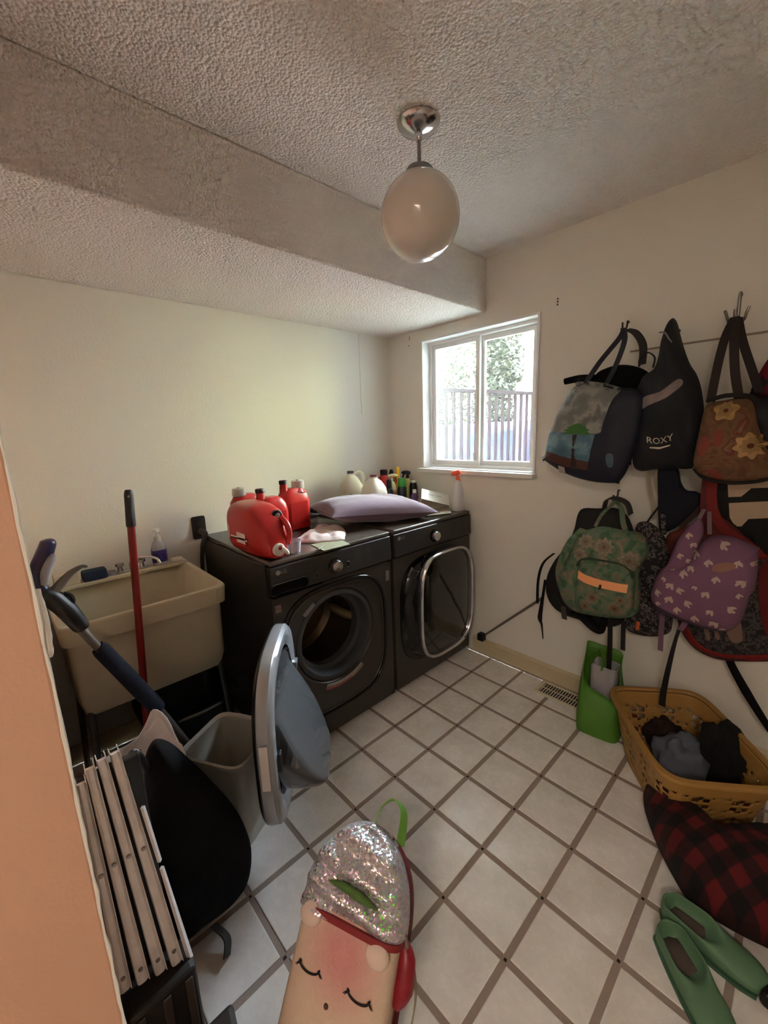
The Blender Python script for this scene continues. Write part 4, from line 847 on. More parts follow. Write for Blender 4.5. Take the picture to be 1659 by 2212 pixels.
# beach tote
to = thing('beach_print_tote', 'navy and white tote with a green palm beach picture under the window side hook', 'bag', (1.5, -.2, 1.5))
NV = M('tote_navy', (22, 26, 44), .6, bump=.2, bs=18)
tb_ = inflated('body', 'tote', NV, to, front=.055, back=.045, p=4, wr=.008, val=-.18)
tree_ = bvh(tb_)
def px(pts): return pts
decal('sky_panel', [[(1.491, 1.684), (1.635, 1.645), (1.618, 1.585), (1.592, 1.50), (1.575, 1.452), (1.47, 1.46), (1.345, 1.455), (1.37, 1.53), (1.40, 1.60), (1.44, 1.66)]], multi('cloud_print', 13, [(0, (70, 76, 76)), (.42, (110, 114, 112)), (.52, (140, 142, 138)), (.62, (92, 96, 96))], .45, interp='LINEAR'), tb_, to, fine=True, off=.001, smoothp=True, tree=tree_, n=60)
decal('water_panel', [[(1.352, 1.468), (1.56, 1.448), (1.545, 1.37), (1.536, 1.325), (1.43, 1.345), (1.318, 1.375)]], multi('water_print', 16, [(0, (52, 84, 104)), (.45, (72, 108, 128)), (.6, (110, 140, 150))], .45, interp='LINEAR'), tb_, to, fine=True, off=.0018, smoothp=False, n=6, tree=tree_)
decal('sand_panel', [[(1.318, 1.378), (1.43, 1.348), (1.538, 1.326), (1.53, 1.285), (1.42, 1.30), (1.306, 1.34)]], M('sand_print', (76, 44, 34), .5), tb_, to, fine=True, off=.0018, smoothp=False, tree=tree_)
decal('palm_trunk', [[(1.462, 1.45), (1.482, 1.45), (1.478, 1.38), (1.482, 1.30), (1.455, 1.30), (1.462, 1.38)]], M('trunk_print', (40, 26, 24), .5), tb_, to, off=.0025, smoothp=False, tree=tree_)
PL = []
for k in range(9):
    a = PI*(.02+k*.12); c_, s_ = math.cos(a), math.sin(a); L_ = .07
    PL.append([(1.474, 1.452), (1.474+c_*L_*.5-s_*.012, 1.462+s_*L_*.5+c_*.012), (1.474+c_*L_, 1.445+s_*L_*.75), (1.474+c_*L_*.5+s_*.012, 1.456+s_*L_*.5-c_*.012)])
decal('palm_leaves', PL, M('palm_print', (54, 104, 44), .5), tb_, to, off=.003, smoothp=False, tree=tree_)['kind'] = 'stuff'
B().rings([[(1.40, y, 1.305), (1.43, y, 1.297), (1.437, y, 1.265), (1.407, y, 1.273)] for y in (-.232, -.230)]).build('care_tag', M('tag_white', (150, 146, 140), .6), to, smooth=False)
decal('side_logo', [[(1.615, 1.36), (1.64, 1.36), (1.64, 1.31), (1.62, 1.31)]], M('logo_blue', (70, 92, 104), .5), tb_, to, off=.0025, tree=tree_)
ST = M('strap_navy', (40, 42, 54), .8)
B().ribbon([(1.500, -.215, 1.675), (1.545, -.19, 1.76), (1.600, -.13, 1.86), (1.593, -.075, 1.905)], .022, .003, (.9, 0, -.3)).build('handle', ST, to)
B().ribbon([(1.593, -.075, 1.905), (1.622, -.14, 1.84), (1.612, -.19, 1.74), (1.588, -.22, 1.66)], .022, .003, (.9, 0, .1)).build('handle', ST, to)
# navy backpack with lettering
nb = thing('navy_sling_backpack', 'black navy backpack with white arched lettering and a peaked top', 'backpack', (1.8, -.12, 1.5))
NB = M('navy_black_nylon', (20, 22, 28), .75, bump=.25, bs=22)
nbb = inflated('body', 'navy', NB, nb, front=.075, back=.06, p=3.5, wr=.012, ws=8, val=-.13, fold=lambda a, q: .006*math.sin((a*.9+q*.4)*60))
tn = bvh(nbb)
decal('zip_flap', [[(1.712, 1.575), (1.735, 1.598), (1.79, 1.612), (1.845, 1.655), (1.86, 1.63), (1.81, 1.585), (1.75, 1.56), (1.715, 1.545)]], M('flap_grey', (134, 120, 118), .6, var=.3, vs=30), nbb, nb, fine=True, off=.004, tree=tn)
def txt_hit(s_, size, cx_, cz_, mat, parent, name='lettering', arch=0, rot=0, tree=None, off=.0035):
    vs, fs = text_polys(s_, size); out = []
    for x, y, _ in vs:
        y2 = y+arch*x*x; a, q = cx_+x*math.cos(rot)-y2*math.sin(rot), cz_+x*math.sin(rot)+y2*math.cos(rot)
        h = tree.ray_cast(Vector((a, -1.5, q)), Vector((0, 1, 0))); out.append((a, h[0].y-off if h[0] else -.22, q))
    return B().add(out, fs).build(name, mat, parent, smooth=False)
LW = M('letter_white', (196, 190, 180), .5)
txt_hit('ROXY', .036, 1.800, 1.416, LW, nb, arch=5, rot=.12, tree=tn)
decal('swoosh', [[(1.765, 1.392), (1.80, 1.388), (1.84, 1.402), (1.838, 1.397), (1.80, 1.383), (1.766, 1.387)]], LW, nbb, nb, off=.0035, tree=tn, smoothp=False)
decal('side_piping', [[(1.683, 1.47), (1.688, 1.47), (1.692, 1.38), (1.70, 1.30), (1.694, 1.298), (1.684, 1.37)]], M('piping_grey', (150, 140, 138), .6), nbb, nb, off=.003, tree=tn, smoothp=False)
B().tube([(1.765, -.20, 1.84), (1.785, -.208, 1.835), (1.80, -.205, 1.81), (1.81, -.20, 1.795)], .003, 6).build('cord', M('cord_pale', (120, 120, 124), .6), nb)
for xa in (1.735, 1.765):
    B().ribbon([(xa, -.06, 1.30), (xa+.005, -.045, 1.22), (xa+.025, -.035, 1.13), (xa+.035, -.03, 1.06)], .014, .003, (1, .1, .05)).build('hanging_strap', M('strap_beige', (156, 146, 124), .7), nb)
sl = thing('navy_sleeve', 'dark navy cloth hanging out below the lettered backpack', 'cloth', (1.85, -.04, 1.15))
inflated('body', 'sleeve', M('cloth_navy', (18, 22, 36), .9, bump=.2, bs=25), sl, front=.028, back=.035, wr=.005)
# floral tote
ft = thing('floral_tote', 'brown floral print tote with cream roses and dark straps', 'bag', (2.04, -.18, 1.4))
ftb = inflated('body', 'floral', multi('floral_print', 11, [(0, (52, 34, 26)), (.40, (96, 62, 40)), (.52, (112, 84, 54)), (.60, (104, 44, 34)), (.66, (120, 92, 66))], .8, detail=5, dist=1.2, interp='LINEAR'), ft, front=.075, back=.06, wr=.007, val=-.19)
tf = bvh(ftb)
def flower(cx_, cz_, r_, col, name, parent, tgt, tree, n=8, off=.002, core=(90, 40, 26), y='y'):
    P1 = [(cx_+r_*(1+.16*math.sin(n*a))*math.cos(a), cz_+r_*(1+.16*math.sin(n*a))*math.sin(a)) for a in (2*PI*k/48 for k in range(48))]
    o = decal(name, [P1], M(name+'_m%d%d%d' % col, col, .8, var=.25, vs=60), tgt, parent, off=off, smoothp=False, n=48, tree=tree)
    decal('petal_ring', [[(cx_+r_*.62*(1+.14*math.sin(n*a+1))*math.cos(a), cz_+r_*.62*(1+.14*math.sin(n*a+1))*math.sin(a)) for a in (2*PI*k/36 for k in range(36))]], M(name+'_in%d' % col[0], tuple(int(v*.82) for v in col), .8), tgt, parent, off=off+.0008, smoothp=False, tree=tree)
    decal('flower_core', [[(cx_+r_*.22*math.cos(a), cz_+r_*.22*math.sin(a)) for a in (2*PI*k/14 for k in range(14))]], M('core%d' % core[0], core, .8), tgt, parent, off=off+.0016, smoothp=False, tree=tree)
flower(2.088, 1.40, .042, (178, 142, 92), 'rose_print', ft, ftb, tf); flower(2.008, 1.525, .034, (170, 134, 82), 'rose_print', ft, ftb, tf, n=5)
decal('red_leaf_print', [[(1.935, 1.42), (1.96, 1.435), (1.975, 1.40), (1.955, 1.36), (1.935, 1.38)], [(1.985, 1.45), (2.005, 1.455), (2.01, 1.41), (1.99, 1.40)], [(1.975, 1.305), (2.0, 1.31), (2.02, 1.28), (2.0, 1.275)]], M('leaf_red', (124, 56, 44), .8), ftb, ft, tree=tf)['kind'] = 'stuff'
FS = M('strap_brown_black', (40, 32, 30), .8)
for pts in ([(1.978, -.09, 1.868), (1.962, -.12, 1.80), (1.957, -.17, 1.70), (1.952, -.20, 1.56)], [(1.980, -.09, 1.868), (1.992, -.14, 1.77), (2.012, -.19, 1.66), (2.035, -.21, 1.565)], [(1.985, -.07, 1.868), (2.01, -.10, 1.78), (2.05, -.12, 1.67), (2.082, -.14, 1.585)]):
    B().ribbon(pts, .028, .005, (1, .2, 0)).build('handle', FS, ft)
B().tube([(1.945, -.22, 1.563), (2.0, -.235, 1.578), (2.06, -.23, 1.572), (2.085, -.21, 1.55)], .008, 8).build('top_trim', M('trim_black', (22, 19, 18), .8), ft)
B().tube([(1.925, -.205, 1.31), (1.96, -.215, 1.276), (2.03, -.22, 1.262), (2.11, -.215, 1.27), (2.16, -.21, 1.29)], .006, 8).build('bottom_piping', MATS['trim_black'], ft)
bb_ = thing('black_handbag', 'plain black bag hanging just right of the floral tote', 'bag', (2.12, -.08, 1.43)); inflated('body', 'blackbag', M('black_leather', (14, 15, 14), .6), bb_, front=.04, back=.06, wr=.004)
B().ribbon([(2.06, -.10, 1.57), (2.075, -.09, 1.61), (2.10, -.06, 1.66)], .03, .004, (1, .2, -.2)).build('strap', M('strap_dark', (30, 26, 24), .8), bb_)
mg = thing('crimson_cloth', 'crimson cloth hanging behind the black handbag at the picture edge', 'cloth', (2.12, -.03, 1.64)); inflated('body', 'magenta', M('cloth_crimson', (112, 18, 42), .9), mg, front=.03, back=.025, wr=.005)
# striped bag with red binding
sg = thing('striped_bag', 'black and cream striped bag with red binding below the floral tote', 'bag', (2.1, -.08, 1.13))
sgb = inflated('body', 'stripe', M('stripe_black', (14, 14, 12), .85), sg, front=.022, back=.05, wr=.003, p=8); tg_ = bvh(sgb)
CRM = M('stripe_cream', (176, 156, 134), .85)
decal('cream_stripe', [[(2.022, 1.246), (2.062, 1.253), (2.136, 1.27), (2.185, 1.283), (2.189, 1.249), (2.139, 1.24), (2.065, 1.23), (2.067, 1.199), (2.029, 1.194)]], CRM, sgb, sg, smoothp=False, fine=True, tree=tg_, off=.003)
decal('cream_stripe', [[(2.033, 1.17), (2.145, 1.189), (2.195, 1.197), (2.201, 1.136), (2.151, 1.126), (2.08, 1.111), (2.08, 1.083), (2.067, 1.08), (2.053, 1.092), (2.041, 1.113)]], CRM, sgb, sg, smoothp=False, fine=True, tree=tg_, off=.003)
REDB = M('binding_red', (112, 18, 16), .7)
B().ribbon([(1.975, -.125, 1.275), (1.978, -.125, 1.20), (1.992, -.125, 1.13), (2.03, -.125, 1.07), (2.08, -.125, 1.035), (2.125, -.122, 1.00), (2.15, -.12, .975)], .034, .012, [(1, 0, 0), (1, 0, .05), (.95, 0, .3), (.7, 0, .7), (.5, 0, .85), (.7, 0, .7), (1, 0, .2)]).build('red_binding', REDB, sg)
B().ribbon([(1.955, -.115, 1.275), (1.955, -.115, 1.19), (1.962, -.115, 1.11), (1.985, -.115, 1.045), (2.02, -.115, .995)], .026, .010, [(1, 0, 0), (1, 0, .05), (.95, 0, .2), (.8, 0, .5), (.7, 0, .7)]).build('red_binding', M('binding_dark_red', (84, 18, 22), .7), sg)
# red bound bag
rg = thing('red_bound_bag', 'large dark patterned bag with thick red edge under the purple backpack', 'bag', (2.1, -.06, .75))
rgb_ = inflated('body', 'redbag', multi('knit_print', 30, [(0, (14, 14, 15)), (.44, (34, 32, 34)), (.55, (80, 74, 72)), (.62, (26, 24, 26))], .9, detail=2, dist=2, interp='LINEAR'), rg, front=.04, back=.045, wr=.006, p=8); tr_ = bvh(rgb_)
P_ = [Vector((q[0], q[1], 0)) for q in OUT['redbag'][2]]; P_ = catmull(P_, 60); cc_ = sum(P_, Vector())/60
B().rings([[(v.x+(v.x-cc_.x)*-.02, -.085+dy, v.y+(v.y-cc_.y)*-.02) for v, dy in ((q, 0), (cc_+(q-cc_)*.84, -.032), (cc_+(q-cc_)*.82, -.028), (q, .014))] for q in P_]+[[(v.x+(v.x-cc_.x)*-.02, -.085+dy, v.y+(v.y-cc_.y)*-.02) for v, dy in ((P_[0], 0), (cc_+(P_[0]-cc_)*.84, -.032), (cc_+(P_[0]-cc_)*.82, -.028), (P_[0], .014))]], cap0=False, cap1=False).build('red_edge', M('edge_red', (122, 10, 10), .75, bump=.2, bs=20), rg)
decal('side_panel', [[(2.155, .95), (2.24, .97), (2.26, .72), (2.20, .66), (2.16, .80)]], M('panel_red', (92, 12, 12), .8), rgb_, rg, fine=True, off=.004, tree=tr_)
decal('pale_patch', [[(2.085, .70), (2.11, .71), (2.13, .62), (2.10, .60), (2.075, .65)], [(2.0, .65), (2.01, .66), (2.03, .59), (2.015, .585)], [(2.035, .655), (2.045, .655), (2.06, .60), (2.045, .60)]], M('patch_pale', (120, 96, 84), .8), rgb_, rg, off=.004, tree=tr_)['kind'] = 'stuff'
# brown bag behind
bg_ = thing('rust_bag', 'rust brown bag partly hidden behind the purple backpack', 'bag', (1.97, -.08, .97)); inflated('body', 'brown', M('rust_cloth', (106, 42, 30), .85, col2=(78, 26, 22), vs=14), bg_, front=.045, back=.05, wr=.006)
B().ribbon([(1.955, -.08, 1.165), (1.925, -.09, 1.11), (1.885, -.11, 1.05)], .02, .004, (.8, 0, -.5)).build('strap', M('strap_dark_brown', (52, 30, 24), .8), bg_)
# black and white patterned bag
pb = thing('patterned_backpack', 'black and white leafy patterned bag between the green and purple backpacks', 'backpack', (1.8, -.1, .8))
BWM = multi('bw_print', 34, [(0, (22, 20, 22)), (.50, (30, 28, 30)), (.56, (120, 112, 110)), (.62, (40, 34, 38))], .85, detail=2, dist=1.5, interp='LINEAR')
inflated('body', 'bw', BWM, pb, front=.06, back=.055, wr=.007, val=-.11)
B().ribbon([(1.795, -.05, 1.135), (1.775, -.09, 1.09), (1.755, -.12, 1.04)], .010, .003, (1, 0, .4)).build('strap', BLKPL, pb)
B().ribbon([(1.797, -.05, 1.135), (1.815, -.09, 1.08), (1.83, -.12, 1.01)], .018, .003, (1, 0, .3)).build('strap', BWM, pb)
B().tube([(1.775, -.17, .60), (1.777, -.18, .585), (1.776, -.178, .57)], .008, 8).build('orange_charm', M('charm_orange', (196, 96, 50), .5), pb)
# black pack behind green
kp = thing('black_backpack', 'black backpack with dangling straps hanging behind the green flowered one', 'backpack', (1.5, -.1, .8))
KP = M('black_pack_nylon', (22, 21, 23), .8, bump=.2, bs=20)
inflated('body', 'blackpack', KP, kp, front=.045, back=.08, wr=.01, val=-.11)
B().ribbon([(1.565, -.07, 1.085), (1.58, -.09, 1.135), (1.62, -.10, 1.150), (1.67, -.10, 1.13), (1.69, -.10, 1.08)], .035, .006, (.2, 1, .2)).build('carry_handle', M('strap_charcoal2', (56, 50, 48), .8), kp)
B().ribbon([(1.37, -.16, .845), (1.315, -.165, .78), (1.292, -.165, .68), (1.290, -.16, .545)], .016, .003, (1, -.3, .2)).build('dangling_strap', BLKPL, kp)
B().ribbon([(1.328, -.16, .69), (1.322, -.165, .60), (1.310, -.165, .47), (1.322, -.165, .43), (1.330, -.16, .35)], [.014, .016, .03, .012, .004], .003, (1, -.3, .1)).build('dangling_strap', BLKPL, kp)
B().tube([(1.46, -.12, .53), (1.52, -.15, .545), (1.585, -.165, .51), (1.62, -.165, .505), (1.625, -.15, .56)], [.02, .026, .022, .018, .014], 10).build('bottom_loop', BLKCL, kp)
for pts, w_ in (([(1.655, -.16, .58), (1.666, -.165, .42), (1.670, -.17, .225)], .022), ([(1.71, -.15, .58), (1.718, -.15, .43)], .02)):
    B().ribbon(pts, w_, .004, (1, -.1, 0)).build('hanging_strap', BLKPL, kp)
# green flowered backpack
gb = thing('green_backpack', 'green flowered backpack with an orange reflective band on its pocket', 'backpack', (1.63, -.2, .8))
GM = multi('green_floral', 24, [(0, (38, 62, 44)), (.40, (66, 92, 68)), (.50, (86, 112, 86)), (.58, (104, 98, 80)), (.66, (122, 114, 96))], .85, detail=6, dist=.8, interp='LINEAR')
gbb = inflated('body', 'green', GM, gb, front=.07, back=.06, wr=.006, val=-.245, p=4, pts=None); tgb = bvh(gbb)
for cx_, cz_, r_ in ((1.655, .965, .036), (1.755, .92, .04), (1.575, .975, .03), (1.555, .91, .03), (1.66, .90, .018)):
    flower(cx_, cz_, r_, (138, 128, 108), 'daisy_print', gb, gbb, tgb, n=9, core=(104, 78, 44))
gp = inflated('front_pocket', 'green_pocket', GM, gb, front=.045, back=.02, wr=.004, val=-.285, p=5); tgp = bvh(gp)
for cx_, cz_, r_ in ((1.72, .70, .03), (1.63, .73, .026), (1.60, .68, .022), (1.74, .745, .018)): flower(cx_, cz_, r_, (122, 108, 84), 'daisy_print', gb, gp, tgp, n=9, core=(90, 70, 44))
decal('reflective_band', [[(1.556, .838), (1.60, .826), (1.66, .820), (1.762, .820), (1.760, .782), (1.66, .782), (1.60, .788), (1.556, .800)]], M('reflect_orange', (236, 164, 112), .45), gp, gb, smoothp=False, tree=tgp, fine=True, off=.003, n=8)
B().tube([(1.662, -.345, .80), (1.664, -.352, .792), (1.66, -.35, .784)], .005, 6).build('zip_pull', BLKPL, gb)
B().tube([(1.545, -.31, .855), (1.56, -.325, .885), (1.60, -.335, .905), (1.72, -.335, .91), (1.765, -.325, .885), (1.775, -.31, .85)], .004, 6).build('zip_piping', M('zip_green', (44, 60, 46), .6), gb)
B().ribbon([(1.585, -.23, 1.03), (1.60, -.20, 1.085), (1.625, -.12, 1.135), (1.605, -.09, 1.148)], .014, .004, (1, 0, -.3)).build('carry_loop', GM, gb)
B().ribbon([(1.605, -.09, 1.148), (1.655, -.13, 1.115), (1.69, -.20, 1.06), (1.715, -.23, 1.02)], .022, .004, (1, 0, .3)).build('carry_loop', GM, gb)
B().ribbon([(1.545, -.26, 1.02), (1.50, -.28, .955), (1.465, -.285, .86), (1.447, -.275, .78), (1.46, -.27, .70)], [.03, .034, .034, .028, .02], .012, (1, .3, -.3)).build('shoulder_strap', GM, gb)
B().ribbon([(1.478, -.27, .62), (1.482, -.275, .59), (1.485, -.27, .555)], .024, .003, (1, 0, 0)).build('strap_tail', M('tail_olive', (60, 54, 46), .8), gb)
# purple printed backpack
pu = thing('purple_backpack', 'purple backpack printed with small pale unicorn heads', 'backpack', (2.0, -.2, .88))
PM = M('purple_print_cloth', (116, 82, 108), .85, bump=.2, bs=14, var=.12, vs=7)
pub = inflated('body', 'purple', PM, pu, front=.08, back=.05, wr=.010, ws=8, val=-.22, p=4.5); tpu = bvh(pub)
ps = inflated('folded_strap', 'purple_strap', PM, pu, front=.03, back=.03, wr=.006, val=-.245); tps = bvh(ps)
UNI = [(-.62, -.1), (-.45, .25), (-.15, .5), (.05, .58), (.1, .8), (.22, .5), (.5, .25), (.62, -.15), (.5, -.35), (.3, -.2), (.1, -.02), (.0, -.3), (-.05, -.62), (-.35, -.6), (-.32, -.25), (-.45, -.3)]
def unis(lst, tgt, tree):
    PP = []
    for x, z, a, s_ in lst: PP.append([(x+1.25*s_*(p*math.cos(a)-q*math.sin(a)), z+1.25*s_*(p*math.sin(a)+q*math.cos(a))) for p, q in UNI])
    return PP
UM = M('print_cream', (178, 156, 148), .85, var=.12, vs=40)
lst = [(1.972+.0, .985, .4, .020), (2.055, 1.035, .9, .021), (2.10, .975, 0, .019), (2.017, .965, .2, .018), (1.945, .905, .3, .019), (1.965, .93, -.4, .017), (2.045, .905, .1, .018), (2.115, .905, -.7, .021), (1.905, .845, -.5, .021), (1.940, .835, .5, .019), (1.985, .86, -.9, .012), (2.02, .84, -.4, .019), (1.863, .80, .6, .018), (1.905, .785, -.3, .021), (1.968, .785, .7, .020), (1.935, .745, .3, .019), (2.04, .775, -.5, .017), (2.10, .80, 1.0, .019), (1.995, .73, .2, .020), (2.055, .73, -.7, .021), (1.868, .755, .2, .013), (2.115, .855, .3, .014), (1.88, .865, -1, .013), (2.14, .98, 1.2, .013), (2.08, .69+.02, .2, .013)]
decal('unicorn_print', unis(lst, pub, tpu), UM, pub, pu, smoothp=True, n=26, K=2, off=.002, tree=tpu)['kind'] = 'stuff'
decal('unicorn_print', unis([(1.945, 1.055, .3, .016), (1.962, 1.02, -.4, .015), (1.925, .97, .5, .015), (1.905, .90, -.2, .015), (1.952, .955, .8, .012)], ps, tps), UM, ps, pu, smoothp=True, n=26, K=2, off=.002, tree=tps)['kind'] = 'stuff'
decal('oval_badge', [[(2.062+.034*math.cos(a), .958+.018*math.sin(a)+.3*.034*math.cos(a)) for a in (2*PI*k/24 for k in range(24))]], M('badge_tan', (134, 98, 84), .7), pub, pu, smoothp=False, off=.003, tree=tpu)
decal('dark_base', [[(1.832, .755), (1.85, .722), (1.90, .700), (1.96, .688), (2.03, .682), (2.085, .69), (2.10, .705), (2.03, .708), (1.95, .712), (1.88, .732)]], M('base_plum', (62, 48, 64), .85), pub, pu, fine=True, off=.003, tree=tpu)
for xs_, z1_ in ((-.012, 0), (.014, .0)): B().ribbon([(1.965+xs_*.2, -.08, 1.155), (1.968+xs_, -.15, 1.12), (1.972+xs_*2, -.22, 1.06)], .014, .003, (1, 0, .1)).build('hanging_loop', M('loop_mauve', (130, 108, 118), .8), pu)
for pts, w_ in (([(1.865, -.17, .68), (1.868, -.18, .60), (1.872, -.18, .50)], .020), ([(1.955, -.18, .68), (1.945, -.18, .645), (1.935, -.18, .62)], .022)): B().ribbon(pts, w_, .003, (1, -.1, 0)).build('strap_tail', M('tail_mauve', (112, 84, 104), .8), pu)
# loose dark straps
o = B().ribbon([(1.935, -.14, .66), (1.918, -.15, .56), (1.905, -.16, .42), (1.898, -.17, .30), (1.90, -.18, .24)], [.012, .014, .02, .024, .026], .004, (1, -.1, 0)).build('hanging_strap', BLKPL, pb); 
pole = thing('black_umbrella', 'thin black closed umbrella hanging behind the red bound bag', 'umbrella', (2.15, -.06, .4))
B().tube([(2.075, -.035, .56), (2.09, -.04, .49), (2.16, -.05, .37), (2.25, -.06, .24)], [.008, .014, .017, .012], 12).build('canopy', BLKCL, pole)
B().tube([(2.25, -.06, .24), (2.28, -.062, .20)], .004, 8).build('tip', STEEL, pole); B().tube([(2.04, -.03, .63), (2.075, -.035, .56)], .005, 8).build('shaft', STEEL, pole)
pl = thing('grey_pole', 'thin grey pole with a black foot leaning on the wall beside the dryer', 'pole', (.86, -.02, .1))
B().tube([(.858, .006, .14), (1.235, .006, .505)], [.007, .0085], 10).build('shaft', M('pole_greybrown', (112, 100, 92), .5), pl); B().box((.815, -.03, .10), (.862, .014, .15)).build('foot', BLKPL, pl, smooth=False, bevel=.008)
# floor register
vr = thing('floor_register', 'cream metal floor register set in the tiles below the green backpack', 'vent', (1.42, -.08, 0))
b = B(); VM = M('register_cream', (206, 196, 172), .45)
frame_ = [(1.275, -.150), (1.57, -.150), (1.57, -.004), (1.275, -.004)]
def in_(q, d): return [(q[0][0]+d, q[0][1]+d), (q[1][0]-d, q[1][1]+d), (q[2][0]-d, q[2][1]-d), (q[3][0]+d, q[3][1]-d)]
b.rings([[(*p, .0005) for p in frame_], [(*p, .004) for p in in_(frame_, .004)], [(*p, .006) for p in in_(frame_, .02)], [(*p, .002) for p in in_(frame_, .024)]], cap0=False, cap1=False); b.build('frame', VM, vr, smooth=False)
B().box((1.297, -.128, .0005), (1.548, -.026, .0015)).build('duct_shade', M('duct_dark', (28, 22, 18), .9), vr, smooth=False)  # flat dark sheet painted for the shade inside the duct
m0 = None
for k in range(17):
    x = 1.304+k*.0147
    for yy in ((-.126, -.079), (-.075, -.028)): B().box((x, yy[0], .0018), (x+.0055, yy[1], .0055)).build('louvre', VM, vr, smooth=False)
B().box((1.297, -.079, .0018), (1.548, -.075, .0058)).build('crossbar', VM, vr, smooth=False)

# ================================================================== floor right: green bag, basket, cloths, shoes
gt = thing('green_shopping_bag', 'bright green shopping bag standing open beside the laundry basket', 'bag', (1.67, -.2, 0))
GG = M('bag_green', (76, 126, 36), .6, bump=.15, bs=20)
NG = 40; R_ = []
bc0, bc1 = Vector((1.652, -.180)), Vector((1.640, -.165))
for k in range(11):
    t = k/10; R1 = []
    for i in range(NG):
        a = 2*PI*(i+.5)/NG; c_, s_ = math.cos(a), math.sin(a); ex, ey = Vector((.97, .12)), Vector((-.12, .97))
        hx, hy = .098-.012*t, .105-.035*t; q = bc0.lerp(bc1, t)+ex*hx*math.copysign(abs(c_)**.4, c_)+ey*hy*math.copysign(abs(s_)**.4, s_)
        top = .36+.04*math.cos(a-2.2)-.13*math.exp(-((a-4.95)**2)/.5)
        q += Vector((.012*math.sin(a*3+t*4)*t, -.02*math.sin(t*PI)*max(0, -s_)))
        R1.append((q.x, min(q.y, .005), .003+t*top))
    R_.append(R1)
B().rings(R_, cap0=True, cap1=False).build('body', GG, gt, solid=.003, auto=1.2)
B().ribbon([(1.60, -.20, .33), (1.612, -.205, .40), (1.64, -.20, .42), (1.655, -.20, .37), (1.652, -.205, .32)], .025, .003, (.3, 1, 0)).build('handle', GG, gt)
ct = thing('clear_container', 'cloudy clear container standing inside the green shopping bag', 'container', (1.655, -.155, 0))
B().srect([(.055, .045, .008), (.06, .05, .02), (.06, .05, .33), (.055, .045, .335)], (1.652, -.155), p=5, caps=(True, False)).build('body', CLEARPL, ct)
o = B().srect([(.02, .02, .30), (.06, .035, .305), (.062, .037, .33), (.03, .02, .345)], (1.76+.01, -.055), p=3).build('terracotta_lid', M('lid_terracotta', (150, 70, 48), .6)); o.location = (0, 0, -.30); tag(o, 'small terracotta lid lying behind the green shopping bag', 'lid')
# laundry basket with real holes
LB = thing('laundry_basket', 'yellow plastic laundry basket with flower shaped holes holding clothes', 'basket', (2.01, -.34, 0))
YM = M('basket_yellow', (164, 124, 64), .55)
cb_ = Vector((2.012, -.345)); f1, f2 = Vector((.62, -.785)), Vector((.785, .62))
NC, NR = 132, 26
def bpt(i, k, o=0):
    a = 2*PI*i/NC; t = k/NR; p = 6; hx, hy = .205+.055*t+o, .142+.048*t+o
    v = cb_+f1*hx*math.copysign(abs(math.cos(a))**(2/p), math.cos(a))+f2*hy*math.copysign(abs(math.sin(a))**(2/p), math.sin(a)); return (v.x, min(v.y, .012), .004+.262*t)
# even spacing around the rounded rectangle
lens = [0]; N0 = 1200
P0 = []
for i in range(N0+1):
    a = 2*PI*i/N0; p = 6; P0.append((.262*math.copysign(abs(math.cos(a))**(2/p), math.cos(a)), .192*math.copysign(abs(math.sin(a))**(2/p), math.sin(a))))
for i in range(N0): lens.append(lens[-1]+math.dist(P0[i], P0[i+1]))
angs = []; j = 0
for i in range(NC):
    L_ = lens[-1]*i/NC
    while lens[j+1] < L_: j += 1
    angs.append(2*PI*(j+(L_-lens[j])/max(1e-9, lens[j+1]-lens[j]))/N0)
def bpt(i, k, o=0):
    a = angs[i % NC]; t = k/NR; p = 6; hx, hy = .205+.055*t+o, .142+.048*t+o
    v = cb_+f1*hx*math.copysign(abs(math.cos(a))**(2/p), math.cos(a))+f2*hy*math.copysign(abs(math.sin(a))**(2/p), math.sin(a)); return (v.x, min(v.y, .012), .004+.262*t)
b = B(); vs = [bpt(i, k) for k in range(NR+1) for i in range(NC)]; fs = []
for k in range(NR):
    for i in range(NC):
        ci, ck = i % 11, k-3
        hole = False
        if 0 <= ck < 18:
            r9 = ck % 9; u_, v_ = ci-5, r9-4
            hole = (abs(u_) in (1, 2) and abs(v_) in (1, 2)) or (abs(u_) == 4 and abs(v_) in (3,)) or (u_ == 0 and abs(v_) == 3) 
        if not hole: fs.append((k*NC+i, k*NC+(i+1) % NC, (k+1)*NC+(i+1) % NC, (k+1)*NC+i))
fs.append(tuple(reversed(range(NC)))); b.add(vs, fs); b.build('body', YM, LB, solid=.004, auto=1.2)
b = B(); b.rings([[bpt(i, 26, o_)[:2]+(z,) for i in range(NC)] for o_, z in ((0, .262), (.016, .262), (.019, .270), (.016, .280), (0, .281), (-.003, .272))], cap0=False, cap1=False)
b.build('rim', YM, LB)
def lump(name, label, cat, c, rx, ry, rz, mat, seed, amp=.35):
    rn = Vector((seed*3.1, seed*1.7, 0)); R_ = []; n = 40
    for k in range(17):
        t = PI*k/16; R1 = []
        for i in range(n):
            a = 2*PI*i/n; d = Vector((math.sin(t)*math.cos(a), math.sin(t)*math.sin(a), -math.cos(t)))
            q = 1+amp*noise.noise(d*2.2+rn)+amp*.45*noise.noise(d*5.5+rn); R1.append((c[0]+d.x*rx*q, c[1]+d.y*ry*q, max(c[2]+d.z*rz*q, .012)))
        R_.append(R1)
    o = B().rings(R_).build(name, mat, None, auto=2); tag(o, label, cat, 'clothes in the yellow basket'); return o
lump('crumpled_shirt', 'blue grey crumpled garment in the laundry basket', 'clothes', (2.01, -.345, .135), .095, .11, .10, M('cloth_bluegrey', (92, 98, 112), .95), 1)
